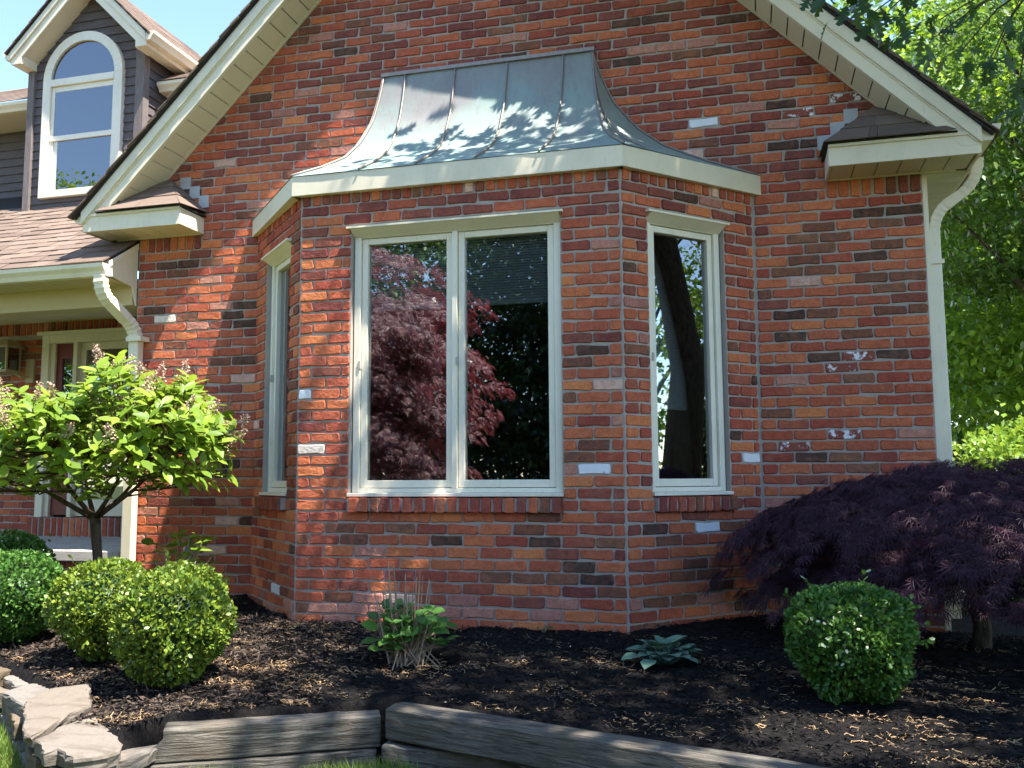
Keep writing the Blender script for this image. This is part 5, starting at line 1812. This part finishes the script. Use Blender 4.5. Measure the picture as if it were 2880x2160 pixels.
# --- leggy sprout and path light by the wall
pl = thing('path_light', 'small grey path light with a flat cap among leaves by the left wall', 'path light', (-4.18, -0.45, 0.03))
mb = MB()
prof = [(0.0, 0.632), (0.052, 0.626), (0.057, 0.614), (0.04, 0.608), (0.012, 0.60), (0.012, 0.55), (0.032, 0.548), (0.043, 0.53), (0.043, 0.505), (0.024, 0.492), (0.011, 0.47), (0.011, 0.0)]
prof = [(r, z * 0.88) for r, z in prof]
V, F = [], []
for r, z in prof:
    for k in range(14):
        V.append((-4.18 + r * math.cos(k * math.pi / 7), -0.45 + r * math.sin(k * math.pi / 7), z))
for i in range(len(prof) - 1):
    for k in range(14):
        F.append((i * 14 + k, i * 14 + (k + 1) % 14, (i + 1) * 14 + (k + 1) % 14, (i + 1) * 14 + k))
mb.add(V, F)
obj('lamp_body', mb, M_FLASH, pl, smooth=True)
def leafy_shrub(name, label, cat, base, n_l, spread, h, size, mat, tmpl, canes=0, cane_h=0.5):
    bz = float(ground_z(base[0], base[1], False))
    t = thing(name, label, cat, (base[0], base[1], bz))
    mb = MB()
    P, A, N, S = [], [], [], []
    b = np.array([base[0], base[1], bz])
    for k in range(n_l):
        a = random.uniform(0, 6.283); r = math.sqrt(random.random()) * spread
        e = b + np.array([math.cos(a) * r, math.sin(a) * r * 0.8, h * random.uniform(0.35, 1.0) * (1 - 0.35 * r / spread)])
        mb.tube([b + rng.normal(size=3) * [0.3, 0.25, 0] * spread, (b + e) / 2 + [0, 0, 0.02], e], 0.0035, 4, False)
        for j in range(2):
            P.append(e); out = unit(np.array([math.cos(a + j * 2.5), math.sin(a + j * 2.5), random.uniform(-0.1, 0.6)]))
            A.append(out); N.append(np.array([0, 0, 1.0]) + rng.normal(size=3) * 0.3 + np.array([0, -0.3, 0])); S.append(size * random.uniform(0.65, 1.15))
    obj('stems', mb, M_CANE, t)
    leaf_objects('leaf', t, tmpl, mat, P, A, N, S)
    for k in range(canes):
        a = random.uniform(0, 6.283); r = random.uniform(0.03, 0.24)
        e = b + np.array([math.cos(a) * r, math.sin(a) * r * 0.7, cane_h * random.uniform(0.45, 1.0) * (1 - 0.9 * r)])
        s_ = b + np.array([math.cos(a) * r * 0.5, math.sin(a) * r * 0.45, -0.01])
        m_ = MB(); m_.tube([s_, (s_ + e) / 2 + rng.normal(size=3) * 0.008, e], [0.0042, 0.0036, 0.0028], 5)
        obj('cane', m_, M_CANE, t)
    return t
leafy_shrub('leafy_sprout', 'leggy green sprout growing around the path light by the wall', 'plant', (-4.15, -0.62), 46, 0.26, 0.72, 0.11, L_HYD, leaf_ellipse(0.26, 0.05, 0.2))
leafy_shrub('young_hydrangea', 'young leafy hydrangea shrub with bare dead canes in front of the bay', 'shrub', (-1.847, -1.90), 80, 0.20, 0.37, 0.088, L_SHRUB, leaf_ellipse(0.36, 0.05, 0.18), 34, 0.60)
leafy_shrub('small_weed', 'tiny green weed at the foot of the bay wall', 'weed', (-1.345, -0.87), 4, 0.03, 0.06, 0.03, L_SHRUB, leaf_ellipse(0.3, 0.05, 0.2))
leafy_shrub('small_seedling', 'tiny bright seedling at the foot of the inner corner right of the bay', 'weed', (0.02, -0.06), 4, 0.03, 0.05, 0.03, L_BRIGHT, leaf_ellipse(0.3, 0.05, 0.2))
# --- hosta
hb = np.array([-0.54, -1.60, float(ground_z(-0.54, -1.60, False))])
hos = thing('hosta', 'blue green hosta clump with rounded leaves on the black mulch', 'hosta', tuple(hb))
P, A, N, S = [], [], [], []
for k in range(52):
    a = k * 2.4 + random.uniform(-0.3, 0.3)
    r = 0.02 + 0.125 * (k / 52) + random.uniform(-0.015, 0.015)
    el = 1.05 - 0.95 * (k / 52) + random.uniform(-0.2, 0.2)
    out = np.array([math.cos(a) * math.cos(el), math.sin(a) * math.cos(el), math.sin(el)])
    P.append(hb + np.array([math.cos(a) * r, math.sin(a) * r * 0.85, 0.105 - 0.055 * (k / 52)]))
    A.append(unit(out + np.array([math.cos(a), math.sin(a), 0]) * 0.3)); N.append(np.array([-math.cos(a) * math.sin(el), -math.sin(a) * math.sin(el), math.cos(el) + 0.4]) + rng.normal(size=3) * 0.15)
    S.append(random.uniform(0.066, 0.10))
leaf_objects('leaf', hos, leaf_ellipse(0.44, 0.06, 0.34), L_HOSTA, P, A, N, S)
mb = MB()
for p, a in zip(P, A):
    mb.tube([hb + [0, 0, -0.01], (hb + p) / 2, p], 0.003, 4, False)
obj('stalks', mb, L_HOSTA, hos)

def drape(c, rad, n_sp, per, sc=1.0, droop=0.75, rmin=0.35):
    P, A, N = [], [], []
    for k in range(n_sp):
        d = rand_dirs(1)[0] * [1, 1, 0.95]
        r0 = random.uniform(rmin, 0.95)
        s0 = np.array(c) + d * r0 * np.array(rad)
        az = math.atan2(d[1], d[0]) + random.gauss(0, 0.5)
        o = np.array([math.cos(az), math.sin(az), 0]); sd = np.array([-math.sin(az), math.cos(az), 0])
        L, W = sc * random.uniform(0.7, 1.3), sc * random.uniform(0.35, 0.7)
        t = rng.uniform(0, 1, per); w = rng.uniform(-1, 1, per) * (0.3 + 0.7 * np.sin(np.pi * np.clip(t * 0.8 + 0.15, 0, 1)))
        p = s0 + np.outer(t * L, o) + np.outer(w * W, sd)
        p[:, 2] += -droop * (t ** 1.7) * L - 0.35 * sc * w * w + rng.normal(size=per) * 0.05 * sc
        P.append(p)
        A.append(o + np.outer(w * 0.7, sd) + np.array([0, 0, -0.9]) + rng.normal(size=(per, 3)) * 0.35)
        N.append(np.tile(o * 0.5 + np.array([0, 0, 1.0]), (per, 1)) + rng.normal(size=(per, 3)) * 0.35)
    return np.concatenate(P), np.concatenate(A), np.concatenate(N)
# --- weeping lace leaf maple on the right
MBASE = np.array([1.20, -0.52, -0.10])
mp = thing('weeping_maple', 'dark purple weeping lace leaf maple spreading by the right house corner', 'tree', tuple(MBASE))
mb = MB()
mtop = np.array([1.12, -0.62, 0.62])
mb.tube([MBASE + [0, 0, -0.05], MBASE + [0.02, 0, 0.2], MBASE + [-0.03, -0.05, 0.45], mtop], [0.065, 0.05, 0.048, 0.036], 9)
obj('trunk', mb, M_BARK, mp, smooth=True)
RX0, RX1, RY = 1.34, 1.7, 0.80
def dome(u, v):
    r = np.hypot(u, v)
    return 1.07 - 0.42 * r ** 1.6
mb = MB()
ends = []
for k in range(30):
    a = 2 * math.pi * k / 30 + random.uniform(-0.1, 0.1)
    rr = random.uniform(0.65, 0.98)
    u, v = math.cos(a) * rr, math.sin(a) * rr
    e = np.array([1.16 + u * (RX1 if u > 0 else RX0), -0.86 + v * RY, float(dome(u, v)) - 0.12])
    m_ = mtop * 0.4 + e * 0.6; m_[2] = max(mtop[2], e[2]) + 0.10
    m1 = mtop * 0.75 + m_ * 0.25 + np.array([0, 0, 0.05])
    mb.tube([mtop, m1, m_, e], [0.022, 0.016, 0.009, 0.003], 5, False)
obj('branches', mb, M_BARK, mp)
P, A, N = [], [], []
for k in range(360):
    az = random.uniform(0, 2 * math.pi)
    r0 = math.sqrt(random.uniform(0.0, 0.62))
    u, v = math.cos(az) * r0, math.sin(az) * r0
    c0 = np.array([1.18 + u * (RX1 if u > 0 else RX0), -0.86 + v * RY, float(dome(u, v)) - abs(random.gauss(0, 0.05)) - random.choice((0, 0, 0, 0.16, 0.30, 0.38) if u < 0.05 else (0, 0, 0.08, 0.16))])
    az2 = math.atan2(v * RY, u * RX0) + random.gauss(0, 0.35)
    o = np.array([math.cos(az2), math.sin(az2), 0]); sd = np.array([-math.sin(az2), math.cos(az2), 0])
    L, W, m = random.uniform(0.32, 0.58), random.uniform(0.10, 0.19), 62
    t = rng.uniform(0, 1, m); w = rng.uniform(-1, 1, m) * np.sin(np.pi * np.clip(0.12 + 0.80 * t, 0, 1))
    p = c0 + np.outer(t * L, o) + np.outer(w * W, sd)
    p[:, 2] += 0.05 * t - 0.62 * L * t ** 2.2 - 0.05 * w * w + rng.normal(size=m) * 0.018
    P.append(p); A.append(o * 0.9 + np.outer(w * 0.6, sd) + np.array([0, 0, -0.45]) - np.outer(t, [0, 0, 0.6]) + rng.normal(size=(m, 3)) * 0.3)
    N.append(np.tile(o * 0.45 + np.array([0, -0.2, 1.0]), (m, 1)) + rng.normal(size=(m, 3)) * 0.3)
P = np.concatenate(P); A = np.concatenate(A); N = np.concatenate(N)
P[:, 1] = np.minimum(P[:, 1], -0.05)
P[:, 2] = np.maximum(P[:, 2], np.where(P[:, 0] > 1.0, 0.30, 0.16) + 0.1 * rng.random(len(P)))
n = len(P)
V, T = cloud(P, A, N, rng.uniform(0.05, 0.095, n), *leaf_lace(0.030))
link('foliage', np_mesh('foliage', V, T, [L_MAPLE]), None, mp)

# ------------------------------------------------------------------ trees
def crown_points(c, rad, n_cl, per, cl_r, seed=0, hollow=0.35):
    P = []
    C = []
    while len(C) < n_cl:
        d = rng.uniform(-1, 1, 3)
        q_ = np.linalg.norm(d)
        if q_ > 1 or q_ < hollow: continue
        d[2] = d[2] if d[2] > -0.7 else d[2] * 0.8
        C.append(np.array(c) + d * np.array(rad))
    C = np.array(C)
    for cc in C:
        k = int(per * random.uniform(0.6, 1.4))
        q_ = rng.normal(size=(k, 3)) * np.array([cl_r, cl_r, cl_r * 0.36]) * random.uniform(0.7, 1.2)
        P.append(cc + q_)
    return np.concatenate(P), C
def tree(name, label, cat, base, c, rad, n_cl, per, cl_r, size, mat, trunk_r=0.14, tmpl=None, group=None, bark=None, limbs=14, cull=None):
    t = thing(name, label, cat, base, group)
    b = np.array(base, float)
    P, C = crown_points(c, rad, n_cl, per, cl_r)
    if cull is not None:
        P = P[cull(P)]
    n = len(P)
    cc = np.array(c, float)
    mb = MB()
    top = np.array([c[0], c[1], c[2] + rad[2] * 0.55])
    sway = rng.normal(size=3) * [0.12, 0.12, 0]
    pts = [b + [0, 0, -0.1], b * 0.7 + top * 0.3 + sway, b * 0.35 + top * 0.65 - sway, top]
    mb.tube(pts, [trunk_r, trunk_r * 0.78, trunk_r * 0.5, trunk_r * 0.15], 9)
    obj('trunk', mb, bark or M_BARK, t, smooth=True)
    mb = MB()
    sel = C[rng.permutation(len(C))[:limbs]]
    for e in sel:
        f = np.clip((e[2] - b[2]) / max(top[2] - b[2], 0.1) - 0.22, 0.12, 0.85)
        s_ = b + (top - b) * f
        mb.tube([s_, (s_ + e) / 2 + [0, 0, 0.1], e], [trunk_r * 0.4, trunk_r * 0.25, trunk_r * 0.07], 5, False)
    obj('limbs', mb, bark or M_BARK, t)
    A = (P - cc) / np.array(rad) * 0.6 + rand_dirs(n) + [0, 0, -0.25]
    N = rand_dirs(n) * 0.6 + [0.3, -0.15, 1.0]
    tm = tmpl or leaf_rhomb(0.34, 0.06)
    V, T = cloud(P, A, N, rng.uniform(0.65, 1.15, n) * size, *tm)
    link('crown', np_mesh('crown', V, T, [mat]), None, t)
    return t
GB = 'trees behind the right side of the house'
z0 = LAWN_Z
tree('broadleaf_tree', 'nearest sunlit green tree behind the right downspout', 'tree', (4.0, 7.2, z0), (3.9, 7.2, 4.0), (1.7, 1.9, 3.7), 260, 110, 0.30, 0.12, L_TREE, 0.13, None, GB)
tree('broadleaf_tree', 'tall green tree rising above the right roof slope behind the oak twigs', 'tree', (5.4, 11.0, z0), (5.3, 11.0, 6.2), (2.9, 2.6, 5.6), 260, 110, 0.45, 0.155, L_TREE, 0.18, None, GB)
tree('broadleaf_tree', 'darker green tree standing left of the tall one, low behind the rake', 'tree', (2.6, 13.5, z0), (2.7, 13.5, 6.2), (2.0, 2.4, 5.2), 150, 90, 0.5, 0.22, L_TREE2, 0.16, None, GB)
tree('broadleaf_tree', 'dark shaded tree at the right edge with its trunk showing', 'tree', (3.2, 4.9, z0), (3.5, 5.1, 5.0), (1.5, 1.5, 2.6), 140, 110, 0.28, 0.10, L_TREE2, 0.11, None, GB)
tree('broadleaf_tree', 'far green tree filling the gap behind the nearer trees', 'tree', (7.5, 19.0, z0), (7.2, 19.0, 7.0), (4.2, 3.0, 7.0), 170, 80, 0.8, 0.33, L_TREE, 0.22, None, GB)
tree('broadleaf_tree', 'farthest dark tree low behind all the others', 'tree', (4.5, 25.0, z0), (4.6, 25.0, 6.0), (4.5, 3.0, 6.5), 150, 80, 0.9, 0.42, L_TREE2, 0.25, None, GB)
sh = thing('bright_shrub', 'bright yellow green shrub in full sun right of the corner downspout', 'shrub', (2.5, 2.6, -0.25))
P, C = crown_points((2.55, 2.7, 0.75), (0.95, 0.8, 0.85), 130, 62, 0.15, hollow=0.2)
n = len(P)
V, T = cloud(P, rand_dirs(n) + [0, 0, 0.5], rand_dirs(n) * 0.7 + [0.2, -0.2, 0.7], rng.uniform(0.05, 0.085, n), *leaf_rhomb(0.33, 0.05))
link('foliage', np_mesh('foliage', V, T, [L_BRIGHT]), None, sh)
mb = MB()
for k in range(14):
    e = C[k]
    mb.tube([(2.5 + random.uniform(-0.15, 0.15), 2.6, -0.27), ((2.5 + e[0]) / 2, (2.6 + e[1]) / 2, e[2] * 0.4), e], [0.018, 0.012, 0.004], 5, False)
obj('stems', mb, M_BARK2, sh)

ds_ = thing('dark_filler_shrub', 'added low dark shrub hiding the bright lawn behind the purple maple', 'shrub', (2.2, 2.0, -0.2))  # added dark foliage that covers bright lawn, so this gap reads as shade
P, C = crown_points((2.25, 2.0, 0.15), (1.0, 0.35, 0.42), 110, 70, 0.16, hollow=0.2)
n = len(P)
V, T = cloud(P, rand_dirs(n), rand_dirs(n), rng.uniform(0.05, 0.09, n), *leaf_rhomb(0.33, 0.05))
link('foliage', np_mesh('foliage', V, T, [L_EVER]), None, ds_)

# ------------------------------------------------------------------ the oak, its unseen crown shaped to shade the bay
OB = np.array([4.9, -3.4, z0])
oak = thing('oak_tree', 'oak tree with dark lobed leaves hanging over the right end of the roof', 'tree', tuple(OB))
def foot(P):
    return np.stack([P[:, 0] - P[:, 2] * SUN.x / SUN.z, P[:, 1] - P[:, 2] * SUN.y / SUN.z], 1)
def edge_x(fy):
    return np.interp(fy, [-6, -3.6, -3.0, -1.5, -0.4, 0.15, 1.5], [-2.1, -2.25, -2.35, -3.1, -4.0, -3.7, -3.4])
n_cl = 680
Pk_, cl = [], []
while len(cl) < n_cl:
    fx, fy, z = random.uniform(-4.9, 4.2), random.uniform(-5.6, 1.5), random.uniform(4.9, 9.0)
    e = float(edge_x(fy))
    pr = float(ss(-0.7, 1.1, fx - e)) ** 1.5
    if random.random() > pr: continue
    hole = fbm(np.array([fx * 1.0 + 40.0]), np.array([fy * 1.0 + 9.0]), 0.9, 2)[0]
    if hole < -0.20 and fx < -2.3 and random.random() < 0.8: continue
    cl.append((fx + z * SUN.x / SUN.z, fy + z * SUN.y / SUN.z, z))
for _ in range(190):
    fx, fy, z = random.uniform(-2.2, 0.6), random.uniform(-1.2, 0.45), random.uniform(5.2, 8.8)
    cl.append((fx + z * SUN.x / SUN.z, fy + z * SUN.y / SUN.z, z))
cl = np.array(cl)
for c in cl:
    k = random.randint(18, 34)
    Pk_.append(c + rng.normal(size=(k, 3)) * [0.26, 0.26, 0.16])
P = np.concatenate(Pk_)
F2 = foot(P)
lit = [(0.30, -2.70, 0.40), (1.29, 0.02, 0.13), (-0.9, -0.9, 0.10), (-1.35, -2.63, 0.10), (-0.75, -2.86, 0.12), (0.55, 0.15, 0.07), (-2.9, -0.55, 0.16), (-3.5, -0.62, 0.2), (-2.4, -0.62, 0.10)]  # leaves are cut away so that sun patches reach these spots
ok = np.ones(len(P), bool)
for x, y, r in lit:
    ok &= np.hypot(F2[:, 0] - x, F2[:, 1] - y) > r
ok &= F2[:, 0] > edge_x(F2[:, 1]) - 0.5 + 0.35 * fbm(F2[:, 0], F2[:, 1], 2.5, 2)
pix = to_px_np(P)
seen = (pix[:, 0] > -60) & (pix[:, 0] < 2950) & (pix[:, 1] > -60) & (pix[:, 1] < 2200)
ok &= ~seen | np.isnan(pix[:, 0])
P = P[ok]
# low twigs that hang into the top right corner of the view
hang = [(0.39, -1.85, 3.42), (0.49, -1.81, 3.36), (0.55, -1.75, 3.42), (0.64, -1.6, 3.42), (0.75, -1.53, 3.34), (0.72, -1.5, 3.46), (0.95, -1.38, 3.33), (1.0, -1.35, 3.45), (1.13, -1.24, 3.48), (1.12, -1.23, 3.3), (1.29, -1.17, 3.24), (1.38, -1.18, 3.44), (1.42, -1.12, 3.03), (1.25, -1.18, 3.2), (1.5, -1.1, 3.2), (1.48, -1.0, 3.35)]
HP, HA, HN, HS = [], [], [], []
for i, h in enumerate(hang):
    for j in range(8 if h[0] < 0.6 else 6):
        HP.append(np.array(h) + rng.normal(size=3) * [0.06, 0.09, 0.05])
        HA.append(np.array([rng.normal() * 0.7 - 0.2, rng.normal() * 0.5, -0.8 + rng.normal() * 0.4]))
        HN.append(np.array([rng.normal() * 0.5 + 0.1, -0.7 + rng.normal() * 0.5, 0.5 + rng.normal() * 0.4]))
        HS.append(random.uniform(0.085, 0.135))
leaf_objects('leaf', oak, leaf_oak(), L_OAK, HP, HA, HN, HS)
n = len(P)
print('oak leaves', n)
A = rand_dirs(n) + [0, 0, -0.3]
N = rand_dirs(n) * 0.55 + [SUN.x * 0.6, SUN.y * 0.6, 0.8]
V, T = cloud(P, A, N, rng.uniform(0.13, 0.2, n), *leaf_oak())
link('crown', np_mesh('crown', V, T, [L_OAK]), None, oak, kind='stuff')
mb = MB()
mb.tube([OB + [0, 0, -0.1], OB + [-0.05, 0.05, 2.0], OB + [-0.2, 0.15, 4.6], OB + [-0.1, 0.1, 8.6]], [0.26, 0.21, 0.17, 0.05], 12)
obj('trunk', mb, M_BARK, oak, smooth=True)
mb = MB()
for k in range(46):
    e = cl[rng.integers(len(cl))]
    s_ = OB + np.array([-0.15, 0.12, random.uniform(3.6, 7.4)])
    pm_ = (s_ + e) / 2 + [0, 0, 0.35]
    pts = np.array([s_ * (1 - t) ** 2 + 2 * t * (1 - t) * pm_ + t * t * e for t in np.linspace(0, 1, 8)])
    px_ = to_px_np(pts)
    vis = (px_[:, 0] > -30) & (px_[:, 0] < 2910) & (px_[:, 1] > -30)
    if vis.any(): continue
    mb.tube(pts, list(np.linspace(0.07, 0.012, 8)), 6, False)
hb_ = np.array([3.4, -2.1, 4.3])
mb.tube([OB + [-0.15, 0.1, 4.2], hb_, (2.2, -1.6, 3.95), (1.5, -1.3, 3.6)], [0.06, 0.04, 0.02, 0.012], 6, False)
for h in hang:
    m0 = np.array([1.5, -1.3, 3.62]) if h[0] > 0.9 else np.array([1.0, -1.45, 3.62])
    mb.tube([m0, (m0 + np.array(h)) / 2 + [0, 0, 0.05], h], [0.007, 0.005, 0.003], 4, False)
mb.tube([(1.5, -1.3, 3.62), (1.0, -1.45, 3.63), (0.5, -1.8, 3.5)], [0.012, 0.009, 0.005], 5, False)
obj('limbs', mb, M_BARK, oak)

# ------------------------------------------------------------------ trees across the lawn that the window panes reflect
rm = thing('red_maple', 'dark red lace leaf maple reflected in the main bay window', 'tree', (-5.6, -8.7, z0))
P, A, N = drape((-6.5, -8.8, 2.9), (1.8, 1.3, 2.6), 190, 120, 1.0, 0.40)
n = len(P)
V, T = cloud(P, A, N, rng.uniform(0.08, 0.16, n), *leaf_lace())
link('crown', np_mesh('crown', V, T, [L_RMAPLE]), None, rm)
mb = MB()
mb.tube([(-5.6, -8.7, z0 - 0.1), (-5.5, -8.7, 1.0), (-5.65, -8.7, 2.4), (-5.5, -8.7, 4.0)], [0.14, 0.11, 0.08, 0.03], 8)
for k in range(18):
    e = P[rng.integers(n)]
    mb.tube([(-5.55, -8.7, random.uniform(0.8, 2.6)), (np.array([-5.55, -8.7, e[2] + 0.3]) + e) / 2, e], [0.05, 0.03, 0.01], 5, False)
obj('trunk', mb, M_BARK, rm)
GR = 'trees across the lawn reflected in the windows'
tree('broadleaf_tree', 'dark tree reflected at the right of the main bay window', 'tree', (-2.6, -13.5, z0), (-2.6, -13.5, 5.0), (2.4, 2.0, 5.2), 300, 80, 0.5, 0.17, L_EVER, 0.2, None, GR)
tree('broadleaf_tree', 'dark tree behind the red maple in the window reflection', 'tree', (-7.4, -14.5, z0), (-7.4, -14.5, 5.2), (2.8, 2.0, 5.4), 300, 80, 0.55, 0.17, L_TREE2, 0.2, None, GR)
tree('broadleaf_tree', 'green tree reflected low in the arched dormer window', 'tree', (-19.5, -13.0, z0), (-19.5, -13.0, 5.0), (3.4, 3.0, 4.9), 300, 70, 0.5, 0.17, L_TREE, 0.22, None, GR)
tree('broadleaf_tree', 'sunny tree reflected in the right side window of the bay', 'tree', (9.5, -0.9, z0), (9.4, -0.5, 2.6), (1.3, 1.1, 2.5), 60, 80, 0.34, 0.10, L_TREE2, 0.16, None, GR)
tree('broadleaf_tree', 'thick straight trunk seen as a dark band in the right side window of the bay', 'tree', (5.5, -0.97, z0), (5.5, -0.97, 7.6), (1.5, 1.3, 1.9), 60, 60, 0.4, 0.16, L_TREE2, 0.30, None, GR)
tree('broadleaf_tree', 'added dark tree closing bright sky gaps in the main window reflection', 'tree', (-4.6, -16.0, z0), (-4.6, -16.0, 5.0), (2.6, 2.0, 5.2), 260, 80, 0.5, 0.18, L_EVER, 0.2, None, GR)  # added to close bright sky holes in the reflected view
tree('broadleaf_tree', 'tall tree behind the sunny one in the side window reflection', 'tree', (15.0, -2.6, z0), (15.0, -2.6, 6.0), (2.2, 2.4, 5.6), 50, 60, 0.5, 0.25, L_TREE2, 0.22, None, GR)

hg = thing('added_hedge', 'added dark hedge, out of view, that darkens the window reflections', 'hedge', (-5, -13, z0))  # added behind the viewer to keep bright lawn out of the pane reflections
P = np.stack([rng.uniform(-14, 8, 44000), -12.6 + rng.normal(size=44000) * 0.5, np.zeros(44000)], 1)
P[:, 2] = z0 + rng.uniform(0, 1, 44000) * (3.0 + 0.9 * fbm(P[:, 0], P[:, 1] * 0 + 3, 0.5, 3))
V, T = cloud(P, rand_dirs(44000), rand_dirs(44000), rng.uniform(0.12, 0.22, 44000), *leaf_rhomb(0.3, 0.05))
link('foliage', np_mesh('foliage', V, T, [L_EVER]), None, hg)
